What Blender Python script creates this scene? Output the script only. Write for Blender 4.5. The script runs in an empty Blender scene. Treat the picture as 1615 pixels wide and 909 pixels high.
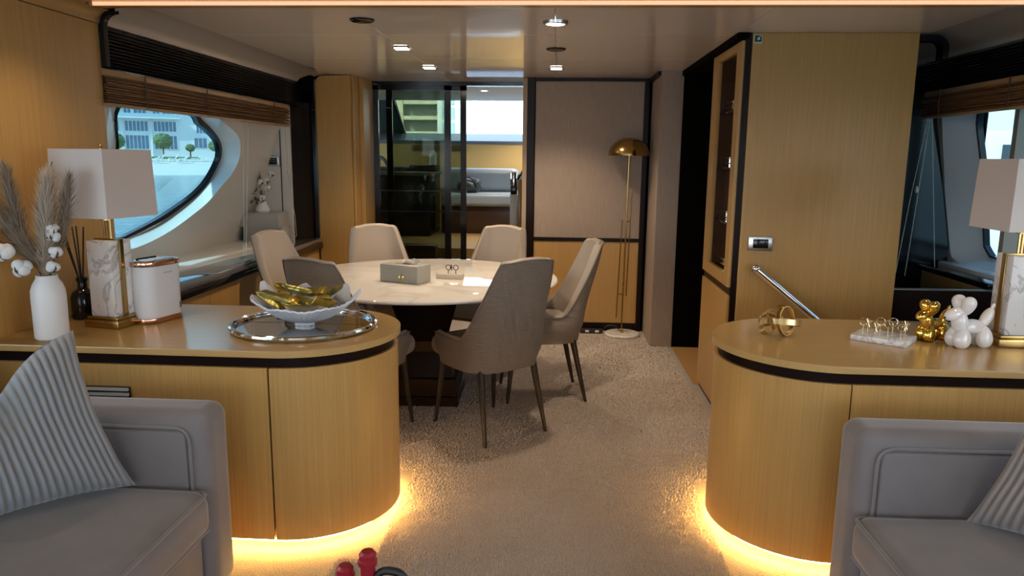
import bpy, bmesh, math, random
from mathutils import Vector, Matrix, Quaternion, noise
random.seed(7)
PI = math.pi
sc = bpy.context.scene
C = sc.collection

# ------------------------------------------------------------------ camera
yaw, pitch, roll, CH = math.radians(3.4), math.radians(10.0), .011, 1.4
F = Vector((-math.sin(yaw)*math.cos(pitch), math.cos(yaw)*math.cos(pitch), -math.sin(pitch)))
R0 = Vector((math.cos(yaw), math.sin(yaw), 0)); U0 = R0.cross(F)
Rv = R0*math.cos(roll)+U0*math.sin(roll); Uv = U0*math.cos(roll)-R0*math.sin(roll)
cam_d = bpy.data.cameras.new('camera'); cam = bpy.data.objects.new('camera', cam_d); C.objects.link(cam)
cam_d.sensor_width = 36; cam_d.lens = 1166/1615*36; cam_d.clip_start = .05; cam_d.clip_end = 2000
m = Matrix.Identity(4)
for i in range(3):
    m[i][0] = Rv[i]; m[i][1] = Uv[i]; m[i][2] = -F[i]
m[0][3], m[1][3], m[2][3] = 0, 0, CH
cam.matrix_world = m
sc.camera = cam

# ------------------------------------------------------------------ light & exposure
SKY, SUN = 5.6, 17.0
sc.view_settings.view_transform = 'Standard'; sc.view_settings.look = 'None'
sc.view_settings.gamma = 1; sc.view_settings.use_curve_mapping = False
sc.view_settings.exposure = 0.0
w = bpy.data.worlds.new('sky'); sc.world = w; w.use_nodes = True
wn = w.node_tree; wn.nodes.clear()
tc = wn.nodes.new('ShaderNodeTexCoord'); sx = wn.nodes.new('ShaderNodeSeparateXYZ'); cr = wn.nodes.new('ShaderNodeValToRGB')
bg = wn.nodes.new('ShaderNodeBackground'); wo = wn.nodes.new('ShaderNodeOutputWorld')
wn.links.new(tc.outputs['Generated'], sx.inputs[0]); wn.links.new(sx.outputs['Z'], cr.inputs[0])
wn.links.new(cr.outputs[0], bg.inputs[0]); wn.links.new(bg.outputs[0], wo.inputs[0])
cr.color_ramp.elements[0].position = 0; cr.color_ramp.elements[0].color = (.88, .94, 1, 1)
cr.color_ramp.elements[1].position = .7; cr.color_ramp.elements[1].color = (.45, .64, .95, 1)
bg.inputs[1].default_value = SKY
def light(name, kind, loc, energy, color, **kw):
    d = bpy.data.lights.new(name, kind); d.energy = energy; d.color = color
    for k, v in kw.items(): setattr(d, k, v)
    o = bpy.data.objects.new(name, d); C.objects.link(o); o.location = loc
    return o
sun = light('sun', 'SUN', (-20, -15, 30), SUN, (1, .94, .84), angle=.009)
sun.rotation_euler = Vector((.56, .54, -.62)).to_track_quat('-Z', 'Y').to_euler()
sc.cycles.use_denoising = True
sc.cycles.max_bounces = 10; sc.cycles.diffuse_bounces = 5; sc.cycles.glossy_bounces = 5
sc.cycles.transmission_bounces = 8; sc.cycles.transparent_max_bounces = 16
sc.cycles.sample_clamp_indirect = 6; sc.cycles.caustics_reflective = False; sc.cycles.caustics_refractive = False
WARM = (1, .76, .52)

# ------------------------------------------------------------------ materials
MATS = {}
def mat(name, col, rough=.5, metal=0, **kw):
    if name in MATS: return MATS[name]
    mt = bpy.data.materials.new(name); mt.use_nodes = True; MATS[name] = mt
    nt = mt.node_tree; b = nt.nodes['Principled BSDF']
    b.inputs['Base Color'].default_value = (*col, 1); b.inputs['Roughness'].default_value = rough; b.inputs['Metallic'].default_value = metal
    if 'coat' in kw: b.inputs['Coat Weight'].default_value = kw['coat']; b.inputs['Coat Roughness'].default_value = .03
    if 'sheen' in kw: b.inputs['Sheen Weight'].default_value = kw['sheen']; b.inputs['Sheen Roughness'].default_value = .35
    if 'spec' in kw: b.inputs['Specular IOR Level'].default_value = kw['spec']
    if 'emit' in kw:
        b.inputs['Emission Color'].default_value = (*kw['emit'], 1); b.inputs['Emission Strength'].default_value = kw.get('es', 1)
    if 'ior' in kw: b.inputs['IOR'].default_value = kw['ior']
    N = nt.nodes.new; L = nt.links.new
    if 'grain' in kw or 'bump' in kw:
        t = N('ShaderNodeTexCoord'); mp = N('ShaderNodeMapping'); L(t.outputs['Object'], mp.inputs[0])
        mp.inputs['Scale'].default_value = kw.get('scale', (1, 1, 1))
        nz = N('ShaderNodeTexNoise'); L(mp.outputs[0], nz.inputs['Vector'])
        nz.inputs['Scale'].default_value = kw.get('ns', 1); nz.inputs['Detail'].default_value = kw.get('nd', 4); nz.inputs['Roughness'].default_value = .6
        if 'grain' in kw:
            r = N('ShaderNodeValToRGB'); L(nz.outputs[0], r.inputs[0])
            r.color_ramp.elements[0].position = kw.get('g0', .3); r.color_ramp.elements[1].position = kw.get('g1', .7)
            r.color_ramp.elements[0].color = (*kw['grain'], 1); r.color_ramp.elements[1].color = (*col, 1)
            L(r.outputs[0], b.inputs['Base Color'])
        if 'bump' in kw:
            bp = N('ShaderNodeBump'); bp.inputs['Strength'].default_value = kw['bump']; bp.inputs['Distance'].default_value = kw.get('bd', .002)
            L(nz.outputs[0], bp.inputs['Height']); L(bp.outputs[0], b.inputs['Normal'])
    return mt
def wave_bump(mt, scale, axis, strength, dist, coord='Object'):
    nt = mt.node_tree; b = nt.nodes['Principled BSDF']; N = nt.nodes.new; L = nt.links.new
    t = N('ShaderNodeTexCoord'); wv = N('ShaderNodeTexWave'); wv.bands_direction = axis; wv.inputs['Scale'].default_value = scale; wv.inputs['Distortion'].default_value = 1.0
    wv.inputs['Detail'].default_value = 1
    L(t.outputs[coord], wv.inputs['Vector']); bp = N('ShaderNodeBump'); bp.inputs['Strength'].default_value = strength; bp.inputs['Distance'].default_value = dist
    L(wv.outputs['Fac'], bp.inputs['Height']); L(bp.outputs[0], b.inputs['Normal'])
    return mt
def tinted_glass(name, tint, refl=.04, graze=.9):
    mt = bpy.data.materials.new(name); mt.use_nodes = True; MATS[name] = mt; nt = mt.node_tree; nt.nodes.clear()
    N = nt.nodes.new; L = nt.links.new
    o = N('ShaderNodeOutputMaterial'); mx = N('ShaderNodeMixShader'); tr = N('ShaderNodeBsdfTransparent'); gl = N('ShaderNodeBsdfGlossy')
    g = N('ShaderNodeNewGeometry'); dp = N('ShaderNodeVectorMath'); dp.operation = 'DOT_PRODUCT'
    L(g.outputs['Normal'], dp.inputs[0]); L(g.outputs['Incoming'], dp.inputs[1])
    def mth(op, x, y=None):
        q = N('ShaderNodeMath'); q.operation = op
        for k, v in enumerate((x, y)):
            if v is None: continue
            if isinstance(v, (int, float)): q.inputs[k].default_value = v
            else: L(v, q.inputs[k])
        return q.outputs[0]
    fac = mth('ADD', mth('MULTIPLY', mth('POWER', mth('SUBTRACT', 1.0, mth('ABSOLUTE', dp.outputs['Value'])), 5.0), graze), refl)
    tr.inputs[0].default_value = (*tint, 1); gl.inputs['Roughness'].default_value = .0
    L(fac, mx.inputs[0]); L(tr.outputs[0], mx.inputs[1]); L(gl.outputs[0], mx.inputs[2]); L(mx.outputs[0], o.inputs[0])
    return mt
def marble(name, col, vein, rough, sc_=3.0):
    mt = mat(name, col, rough); nt = mt.node_tree; b = nt.nodes['Principled BSDF']; N = nt.nodes.new; L = nt.links.new
    t = N('ShaderNodeTexCoord'); n1 = N('ShaderNodeTexNoise'); n1.inputs['Scale'].default_value = sc_; n1.inputs['Detail'].default_value = 6; n1.inputs['Distortion'].default_value = 1.2
    L(t.outputs['Object'], n1.inputs['Vector'])
    r = N('ShaderNodeValToRGB'); L(n1.outputs[0], r.inputs[0]); e = r.color_ramp.elements
    e[0].position = .47; e[0].color = (*col, 1); e[1].position = .53; e[1].color = (*col, 1)
    x = e.new(.5); x.color = (*vein, 1)
    L(r.outputs[0], b.inputs['Base Color'])
    return mt

WOOD = mat('wood_veneer', (.54, .325, .105), .34, grain=(.44, .255, .078), scale=(230, 230, 2.2), ns=1, nd=3, spec=.4)
WOODX = mat('wood_veneer_top', (.53, .34, .135), .20, grain=(.47, .295, .11), scale=(2.2, 230, 230), ns=1, nd=3, spec=.5)
WENGE = mat('dark_wenge', (.012, .006, .0045), .30, spec=.10)
BLACK = mat('black_lacquer', (.006, .006, .008), .12, spec=.4)
BLACKM = mat('black_matt', (.008, .008, .009), .5)
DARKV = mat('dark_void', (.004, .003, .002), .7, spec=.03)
LACQ = mat('cream_lacquer', (.76, .69, .61), .035, bump=.03, bd=.01, ns=1.2, nd=1)
SEAM = mat('seam_filler', (.75, .72, .66), .5)
GRP = mat('white_gelcoat', (.70, .68, .63), .28)
GRPW = mat('white_sill', (.82, .82, .80), .22)
FABW = mat('wall_fabric', (.40, .32, .265), .85, grain=(.33, .262, .215), scale=(170, 170, 8), ns=1, nd=2)
STONE = mat('grey_polished_stone', (.16, .155, .15), .06, coat=.6)
CHROME = mat('chrome', (.85, .85, .86), .08, 1)
STEEL = mat('brushed_steel', (.62, .61, .60), .28, 1)
GOLD = mat('brushed_gold', (.66, .46, .20), .26, 1)
GOLDP = mat('polished_gold', (.95, .62, .13), .07, 1)
BRASS = mat('aged_brass', (.46, .30, .11), .24, 1)
ROSE = mat('rose_gold', (.66, .36, .25), .18, 1)
WHITEP = mat('white_plastic', (.76, .76, .78), .25)
CERAM = mat('white_ceramic', (.80, .79, .78), .35)
GLAZE = mat('white_glaze', (.84, .81, .79), .12, coat=.6)
VELV = mat('grey_velvet', (.215, .195, .198), .75, sheen=.7, grain=(.175, .158, .16), ns=5, nd=3)
LEATH = mat('beige_leather', (.355, .305, .26), .42)
KNIT = wave_bump(mat('woven_back_cover', (.30, .25, .205), .5), 55, 'Z', .8, .006)
LEGM = mat('dark_bronze_leg', (.022, .018, .016), .4, .1, spec=.3)
SHADE = mat('lamp_shade_fabric', (.80, .70, .64), .8)
MARB = marble('white_marble', (.80, .78, .76), (.45, .43, .42), .3, 7)
TOPM = marble('table_marble', (.80, .78, .75), (.70, .67, .63), .045, 1.6)
CARPET = mat('carpet', (.56, .49, .43), .95, grain=(.38, .325, .28), ns=160, nd=3, bump=.9, bd=.012, sheen=.3, g0=.35, g1=.65)
PILE = mat('carpet_pile', (.57, .495, .435), .95)
BAMB = mat('bamboo_reed', (.27, .135, .055), .5, grain=(.10, .045, .02), scale=(60, 3, 60), ns=2, nd=3)
BAMBL = mat('bamboo_rail', (.40, .235, .11), .45)
CORD = mat('cord', (.55, .50, .42), .7)
WINT = tinted_glass('window_glass', (.125, .235, .275))
WSHD = tinted_glass('windshield_glass', (.80, .84, .84))
WINR = tinted_glass('right_window_glass', (.18, .29, .335))
DOORG = tinted_glass('smoked_door_glass', (.62, .66, .60), .008, .5)
CLEARG = tinted_glass('clear_glass', (.92, .93, .93), .008, .08)
LEDW = mat('led_warm', (1, .6, .2), .5, emit=(1, .55, .13), es=125)
LEDS = mat('led_cove', (1, .7, .5), .5, emit=(1, .56, .31), es=.85)
DLITE = mat('downlight_led', (1, .9, .8), .5, emit=(1, .85, .70), es=22)
CARD = mat('grey_box_board', (.40, .40, .37), .55)
FOIL = mat('gold_foil_wrap', (.66, .44, .08), .28, .85, grain=(.30, .22, .03), ns=30, nd=3, bump=.8, bd=.004)
MIRR = mat('mirror', (.80, .76, .72), .02, 1)
PAMP = mat('pampas_fibre', (.66, .55, .43), .9)
PAMPD = mat('pampas_dark', (.36, .285, .215), .9)
COTT = mat('cotton', (.80, .80, .80), .95)
TWIG = mat('dry_twig', (.10, .065, .04), .8)
RED = mat('red_foil', (.28, .008, .018), .4, 0)

# ------------------------------------------------------------------ mesh helpers
class B:
    def __init__(s): s.bm = bmesh.new()
    def box(s, lo, hi, bev=0, seg=2):
        r = bmesh.ops.create_cube(s.bm, size=1)
        c = [(a+b)/2 for a, b in zip(lo, hi)]; d = [abs(b-a) for a, b in zip(lo, hi)]
        for v in r['verts']: v.co = Vector((c[0]+v.co.x*d[0], c[1]+v.co.y*d[1], c[2]+v.co.z*d[2]))
        if bev:
            es = list({e for v in r['verts'] for e in v.link_edges})
            bmesh.ops.bevel(s.bm, geom=es, offset=bev, segments=seg, affect='EDGES', profile=.5)
        return s
    def obox(s, c, ax, ay, az, hx, hy, hz):
        ax, ay, az = Vector(ax).normalized(), Vector(ay).normalized(), Vector(az).normalized(); c = Vector(c)
        r = bmesh.ops.create_cube(s.bm, size=2)
        for v in r['verts']: v.co = c+ax*(v.co.x*hx)+ay*(v.co.y*hy)+az*(v.co.z*hz)
        return s
    def prism(s, pts, z0, z1, bev=0):
        lo = [s.bm.verts.new((x, y, z0)) for x, y in pts]; hi = [s.bm.verts.new((x, y, z1)) for x, y in pts]; n = len(pts)
        fb = s.bm.faces.new(lo[::-1]); ft = s.bm.faces.new(hi)
        for i in range(n): s.bm.faces.new((lo[i], lo[(i+1) % n], hi[(i+1) % n], hi[i]))
        if bev: bmesh.ops.bevel(s.bm, geom=list(ft.edges)+list(fb.edges), offset=bev, segments=2, affect='EDGES', profile=.5)
        return s
    def band(s, pts, z0, z1, th):          # open vertical strip along a plan polyline, thickness to the right-hand side
        P = [Vector((x, y)) for x, y in pts]; n = len(P); O = []
        for i in range(n):
            t = (P[min(i+1, n-1)]-P[max(i-1, 0)]).normalized(); O.append(P[i]+Vector((t.y, -t.x))*(-th))
        a = [[s.bm.verts.new((p.x, p.y, z)) for p in P] for z in (z0, z1)]; b = [[s.bm.verts.new((p.x, p.y, z)) for p in O] for z in (z0, z1)]
        f = s.bm.faces.new
        for i in range(n-1):
            f((a[0][i], a[0][i+1], a[1][i+1], a[1][i])); f((b[0][i+1], b[0][i], b[1][i], b[1][i+1]))
            f((a[1][i], a[1][i+1], b[1][i+1], b[1][i])); f((a[0][i+1], a[0][i], b[0][i], b[0][i+1]))
        for i in (0, n-1): f((a[0][i], a[1][i], b[1][i], b[0][i]))
        return s
    def tube(s, pts, r, seg=8, closed=False, flat=None):
        P = [Vector(p) for p in pts]; n = len(P); rr = r if isinstance(r, (list, tuple)) else [r]*n
        rings = []; up = None
        for i in range(n):
            if closed: t = (P[(i+1) % n]-P[i-1]).normalized()
            else: t = (P[min(i+1, n-1)]-P[max(i-1, 0)]).normalized()
            if up is None:
                up = Vector((0, 0, 1)) if abs(t.z) < .9 else Vector((1, 0, 0))
            x = t.cross(up)
            if x.length < 1e-5: x = t.orthogonal()
            x.normalize(); y = x.cross(t).normalized(); up = y
            rings.append([s.bm.verts.new(P[i]+(x*math.cos(a)+y*math.sin(a))*rr[i]) for a in [2*PI*k/seg for k in range(seg)]])
        m_ = n if closed else n-1
        for i in range(m_):
            A, Bq = rings[i], rings[(i+1) % n]
            for k in range(seg): s.bm.faces.new((A[k], A[(k+1) % seg], Bq[(k+1) % seg], Bq[k]))
        if not closed:
            s.bm.faces.new(rings[0][::-1]); s.bm.faces.new(rings[-1])
        return s
    def lathe(s, prof, c=(0, 0, 0), seg=32, sx=1, sy=1):
        rings = []
        for r, z in prof:
            if r < 1e-6: rings.append([s.bm.verts.new((c[0], c[1], c[2]+z))])
            else: rings.append([s.bm.verts.new((c[0]+r*sx*math.cos(2*PI*k/seg), c[1]+r*sy*math.sin(2*PI*k/seg), c[2]+z)) for k in range(seg)])
        for a, b in zip(rings, rings[1:]):
            for k in range(seg):
                k2 = (k+1) % seg
                vs = [a[k % len(a)], a[k2 % len(a)], b[k2 % len(b)], b[k % len(b)]]
                u = []
                for v in vs:
                    if v not in u: u.append(v)
                if len(u) > 2:
                    try: s.bm.faces.new(u)
                    except ValueError: pass
        return s
    def ball(s, c, r, rot=None, seg=20, fn=None):
        q = bmesh.ops.create_uvsphere(s.bm, u_segments=seg, v_segments=max(6, seg*2//3), radius=1)
        r = r if isinstance(r, (list, tuple)) else (r, r, r)
        for v in q['verts']:
            p = v.co.copy()
            if fn: p = fn(p)
            p = Vector((p.x*r[0], p.y*r[1], p.z*r[2]))
            if rot: p = rot @ p
            v.co = p+Vector(c)
        return s
    def cushion(s, lo, hi, r, puff=0, n=14, pz=1):   # soft rounded box
        c = Vector([(a+b)/2 for a, b in zip(lo, hi)]); hx = Vector([(b-a)/2 for a, b in zip(lo, hi)])
        q = bmesh.ops.create_cube(s.bm, size=2); es = list({e for v in q['verts'] for e in v.link_edges})
        sub = bmesh.ops.subdivide_edges(s.bm, edges=es, cuts=n, use_grid_fill=True)
        N1 = n+1; nb = 3
        def remap(u, h):
            i = round((u+1)/2*N1)
            if i <= nb: return -(h-r)-r*math.tan(PI/4*(nb-i)/nb)
            if i >= N1-nb: return (h-r)+r*math.tan(PI/4*(i-N1+nb)/nb)
            return -(h-r)+2*(h-r)*(i-nb)/(N1-2*nb)
        for v in list(s.bm.verts):
            u = v.co.copy(); p = Vector([remap(u[i], hx[i]) for i in range(3)])
            inner = Vector([max(-(hx[i]-r), min(hx[i]-r, p[i])) for i in range(3)])
            d = p-inner
            if d.length > 1e-9: d = d.normalized()*max(abs(d[i]) for i in range(3))
            p = inner+d
            u = Vector([max(-1, min(1, p[i]/hx[i])) for i in range(3)])
            if puff: p.z += puff*(1-u.x*u.x)*(1-u.y*u.y)*(1 if u.z > 0 else -.3)*abs(u.z)
            v.co = c+p
        return s
    def obj(s, name, m_, parent=None, smooth=True, world=False, angle=35):
        bmesh.ops.recalc_face_normals(s.bm, faces=s.bm.faces)
        me = bpy.data.meshes.new(name); s.bm.to_mesh(me); s.bm.free()
        return link(name, me, m_, parent, smooth, world, angle)
def link(name, me, m_, parent=None, smooth=True, world=False, angle=35):
    me.materials.append(m_)
    if smooth:
        me.polygons.foreach_set('use_smooth', [True]*len(me.polygons)); me.set_sharp_from_angle(angle=math.radians(angle))
    o = bpy.data.objects.new(name, me); C.objects.link(o)
    if parent:
        o.parent = parent
        if world:
            mw = Matrix.Identity(4); p = parent
            while p is not None:
                mw = (Matrix.Translation(p.location) @ p.rotation_euler.to_matrix().to_4x4()) @ p.matrix_parent_inverse @ mw if False else p.matrix_parent_inverse @ Matrix.Translation(p.location) @ p.rotation_euler.to_matrix().to_4x4() @ mw
                p = p.parent
            o.matrix_parent_inverse = mw.inverted()
    return o
def tag(o, label=None, cat=None, group=None, kind=None):
    if label: o['label'] = label
    if cat: o['category'] = cat
    if group: o['group'] = group
    if kind: o['kind'] = kind
    return o
def thing(name, label, cat, loc=(0, 0, 0), rz=0, group=None):
    o = bpy.data.objects.new(name, None); C.objects.link(o); o.location = loc; o.rotation_euler = (0, 0, rz); o.empty_display_size = .05
    return tag(o, label, cat, group)
def struct(name, b, m_, label=None, smooth=False):
    return tag(b.obj(name, m_, None, smooth), label, None, None, 'structure')
def dup(root, loc, rz, label, group=None):
    r = root.copy(); C.objects.link(r); r.location = loc; r.rotation_euler = (0, 0, rz); r['label'] = label
    if group: r['group'] = group
    for ch in list(root.children):
        c = ch.copy(); C.objects.link(c); c.parent = r
        for g in list(ch.children):
            d = g.copy(); C.objects.link(d); d.parent = c
    return r
def mesh_py(verts, faces, name, fix=False):
    me = bpy.data.meshes.new(name); me.from_pydata(verts, [], faces); me.update()
    if fix:
        q = bmesh.new(); q.from_mesh(me); bmesh.ops.recalc_face_normals(q, faces=q.faces); q.to_mesh(me); q.free()
    return me
def smoothstep(a, b, x):
    t = max(0, min(1, (x-a)/(b-a))); return t*t*(3-2*t)
def spline(pts, n=8, closed=False):
    P = [Vector(p) for p in pts]; out = []; N_ = len(P)
    rng = range(N_ if closed else N_-1)
    for i in rng:
        if closed: a, b, c, d = P[i-1], P[i], P[(i+1) % N_], P[(i+2) % N_]
        else: a, b, c, d = P[max(i-1, 0)], P[i], P[i+1], P[min(i+2, N_-1)]
        for k in range(n):
            t = k/n
            out.append(.5*((2*b)+(c-a)*t+(2*a-5*b+4*c-d)*t*t+(3*b-a-3*c+d)*t**3))
    if not closed: out.append(P[-1])
    return out
def rpoly(pts, rad, n=5):
    P = [Vector(p) for p in pts]; out = [P[0]]
    for i in range(1, len(P)-1):
        a, b, c = P[i-1], P[i], P[i+1]; r = min(rad, (a-b).length*.45, (c-b).length*.45)
        p, q = b+(a-b).normalized()*r, b+(c-b).normalized()*r
        for k in range(n+1): t = k/n; out.append(p*(1-t)**2+b*2*t*(1-t)+q*t*t)
    out.append(P[-1]); return out
def arc(cx, cy, r, a0, a1, n=16): return [(cx+r*math.cos(math.radians(a0+(a1-a0)*i/n)), cy+r*math.sin(math.radians(a0+(a1-a0)*i/n))) for i in range(n+1)]

# ================================================================== SETTING
CEIL = 2.02
struct('floor', B().box((-2.6, -4.2, -.06), (.885, 6.32, 0)).box((.885, -4.2, -.06), (2.6, 4.56, 0)), CARPET, 'beige grey carpet covering the saloon floor')
# short tufts over the part of the carpet in view
def pile():
    vs, fs = [], []
    rnd = random.Random(3)
    y = 1.55
    while y < 5.9:
        sp = .0085*max(1, y/2.6)
        x = -1.15
        while x < 1.0:
            px, py = x+rnd.uniform(-.4, .4)*sp, y+rnd.uniform(-.4, .4)*sp
            if not (abs(px) > .62 and 2.36 < py < 3.12) and not (px < -.75 and py < 3.4) and not (px > .86):
                h = rnd.uniform(.004, .009); r = sp*.55; lx, ly = rnd.uniform(-.5, .5)*sp, rnd.uniform(-.5, .5)*sp
                i = len(vs); a = rnd.uniform(0, 2)
                vs += [(px+r*math.cos(a), py+r*math.sin(a), -.001), (px+r*math.cos(a+2.09), py+r*math.sin(a+2.09), -.001), (px+r*math.cos(a+4.19), py+r*math.sin(a+4.19), -.001), (px+lx, py+ly, h)]
                fs += [(i, i+1, i+3), (i+1, i+2, i+3), (i+2, i, i+3)]
            x += sp
        y += sp
    return mesh_py(vs, fs, 'carpet_pile')
tag(link('carpet_pile', pile(), PILE), 'short beige tufts of the saloon carpet', 'carpet', kind='stuff')

# ---- dining ceiling: lacquered panels with fine seams
ce = struct('ceiling', B().box((-1.9, 3.05, CEIL+.012), (2.3, 6.4, CEIL+.05)), SEAM, 'glossy cream lacquered ceiling of the dining area')
xs = [-1.84, -.915, -.025, .88]; ys = [3.06, 3.95, 4.85, 6.31]
def panel(x0, x1, y0, y1):
    B().box((x0+.0015, y0+.0015, CEIL), (x1-.0015, y1-.0015, CEIL+.014), .001, 1).obj('ceiling_panel', LACQ, ce, False)
for i in range(3):
    for j in range(3): panel(xs[i], xs[i+1], ys[j], ys[j+1])
panel(.88, 1.86, 3.06, 3.90)
# salon ceiling in wood, ending in a rounded lip with a warm light line
struct('ceiling_salon', B().box((-2.6, -4.2, 2.0), (2.6, 3.04, 2.06)), WOODX, 'wood veneer ceiling of the saloon')
struct('trim_1', B().box((-1.90, 3.02, 1.984), (2.2, 3.065, 2.0)).box((-1.9, 3.03, 2.0), (2.2, 3.075, 2.035)), WOODX, 'wooden lip across the ceiling between saloon and dining area')
ls = thing('light_line', 'thin warm light strip running across the ceiling edge', 'light strip', (0, 3.04, 1.985))
B().box((-1.88, 3.012, 1.986), (2.18, 3.021, 1.999)).obj('diffuser', LEDS, ls, False, True)

# ---- left salon side wall (wood) with cove
b = B()
b.box((-2.06, 2.36, .0), (-1.98, 3.20, 1.946))
wl = struct('wall_left', b, WOOD, 'wood veneer side wall panel behind the white table lamp')
prof = [(-1.98+.055*(1-math.cos(a)), 1.95+.05*math.sin(a)) for a in [PI/2*i/10 for i in range(11)]]
me_v, me_f = [], []
for (x, z) in prof: me_v += [(x, -.5, z), (x, 3.20, z)]
for (x, z) in [(-2.06, 2.0), (-2.06, 1.95)]: me_v += [(x, -.5, z), (x, 3.20, z)]
n = len(me_v)//2
for i in range(n): me_f.append((2*i, 2*i+1, 2*((i+1) % n)+1, 2*((i+1) % n)))
me_f.append([2*i for i in range(n)]); me_f.append([2*i+1 for i in range(n)][::-1])
tag(link('trim_2', mesh_py(me_v, me_f, 'trim_2', True), WOOD), 'curved wooden cove above the left side wall panel', kind='structure')
struct('trim_3', B().box((-2.10, 2.33, .70), (-1.965, 2.375, 1.55), .002), WOOD, 'upright wooden edge board at the left wall')
# dark rounded rim at the window niche
def rim(name, pts, y0, y1, w_, label):
    bb = B(); P = [Vector(p) for p in pts]; nn = len(P); ins = []
    for i in range(nn):
        t = (P[min(i+1, nn-1)]-P[max(i-1, 0)]).normalized(); ins.append(P[i]+Vector((-t.y, t.x))*w_)
    q = [[bb.bm.verts.new((p.x, y, p.y)) for p in A] for y in (y0, y1) for A in (P, ins)]
    f = bb.bm.faces.new
    for i in range(nn-1):
        f((q[0][i], q[0][i+1], q[1][i+1], q[1][i])); f((q[2][i], q[2][i+1], q[3][i+1], q[3][i])); f((q[0][i], q[0][i+1], q[2][i+1], q[2][i])); f((q[1][i], q[1][i+1], q[3][i+1], q[3][i]))
    return struct(name, bb, BLACK, label, True)
rim('trim_4', [(-1.978, 1.77), (-1.978, 1.935)]+[(-1.978+.075*(1-math.cos(a)), 1.935+.075*math.sin(a)) for a in [PI/2*i/8 for i in range(1, 9)]], 3.202, 3.232, -.02, 'black rounded rim at the left window niche')

# ---- left hull wall with leaf-shaped window
def hullL(y, z, d=0): return Vector((-2.4+(z-.75)*.35-d, y, z))
rev = [(3.0, 1.66), (3.421, 1.70), (4.321, 1.688), (4.568, 1.616), (4.869, 1.537), (4.98, 1.468), (5.024, 1.366), (4.976, 1.272), (4.871, 1.194), (4.732, 1.092), (4.533, 1.008), (4.349, .945), (4.144, .898), (3.944, .874), (3.789, .865), (3.60, .90), (3.50, 1.10), (3.46, 1.405), (3.43, 1.624)][1:]
gls = [(3.736, 1.66), (4.454, 1.672), (4.623, 1.617), (4.806, 1.558), (4.958, 1.492), (5.035, 1.417), (5.035, 1.339), (4.964, 1.224), (4.837, 1.13), (4.633, 1.043), (4.436, .978), (4.151, .921), (4.023, .905), (3.86, .94), (3.80, 1.10), (3.79, 1.407)]
def smooth_loop(pts, n=6): return [(p.x, p.y) for p in spline([(a, b_, 0) for a, b_ in pts], n, True)]
def resample(pts, n):
    P = [Vector(p) for p in pts]; L_ = [0]
    for i in range(len(P)): L_.append(L_[-1]+(P[(i+1) % len(P)]-P[i]).length)
    out = []
    for k in range(n):
        s_ = L_[-1]*k/n
        for i in range(len(P)):
            if L_[i] <= s_ <= L_[i+1]:
                t = (s_-L_[i])/max(1e-9, L_[i+1]-L_[i]); out.append(tuple(P[i].lerp(P[(i+1) % len(P)], t))); break
    return out
def holed_wall(name, outer, hole, fn, m_, label):
    bb = B(); es = []
    for lp in (outer, hole):
        vs = [bb.bm.verts.new(fn(*p)) for p in lp]
        es += [bb.bm.edges.new((vs[i], vs[(i+1) % len(vs)])) for i in range(len(vs))]
    bmesh.ops.triangle_fill(bb.bm, edges=es, use_beauty=True)
    return struct(name, bb, m_, label)
NW = 96
revS = resample(smooth_loop(rev), NW); glsS = resample(smooth_loop(gls), NW)
# start both loops at the pointed end so that they pair up
def rot_start(lp): 
    k = max(range(len(lp)), key=lambda i: lp[i][0]-.0*lp[i][1]); return lp[k:]+lp[:k]
revS, glsS = rot_start(revS), rot_start(glsS)
holed_wall('wall_left_hull', [(2.2, .70), (5.72, .70), (5.72, 1.775), (2.2, 1.775)], revS, lambda y, z: hullL(y, z), GRP, 'white moulded hull side wall around the left window')
w1 = thing('window_1', 'leaf-shaped tinted window in the left hull side', 'window'); w1['kind'] = 'structure'
del w1['category']
bb = B(); A = [bb.bm.verts.new(hullL(*p)) for p in revS]; Bq = [bb.bm.verts.new(hullL(*p, .14)) for p in glsS]
for i in range(NW): bb.bm.faces.new((A[i], A[(i+1) % NW], Bq[(i+1) % NW], Bq[i]))
bb.obj('reveal', GRPW, w1)
bb = B(); cen = Vector((4.4, 1.33, 0))
def shrink(p, k): 
    c_ = (4.45, 1.32); d = Vector((p[0]-c_[0], p[1]-c_[1])); L_ = d.length; return (p[0]-d.x/L_*k, p[1]-d.y/L_*k)
A = [bb.bm.verts.new(hullL(*p, .138)) for p in glsS]; D_ = [bb.bm.verts.new(hullL(*shrink(p, .035), .138)) for p in glsS]; E_ = [bb.bm.verts.new(hullL(*shrink(p, .035), .17)) for p in glsS]
for i in range(NW):
    j = (i+1) % NW; bb.bm.faces.new((A[i], A[j], D_[j], D_[i])); bb.bm.faces.new((D_[i], D_[j], E_[j], E_[i]))
bb.obj('window_frame', BLACK, w1)
bb = B(); bb.bm.faces.new([bb.bm.verts.new(hullL(*shrink(p, .03), .16)) for p in glsS]); bb.obj('pane', WINT, w1, False)
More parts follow.
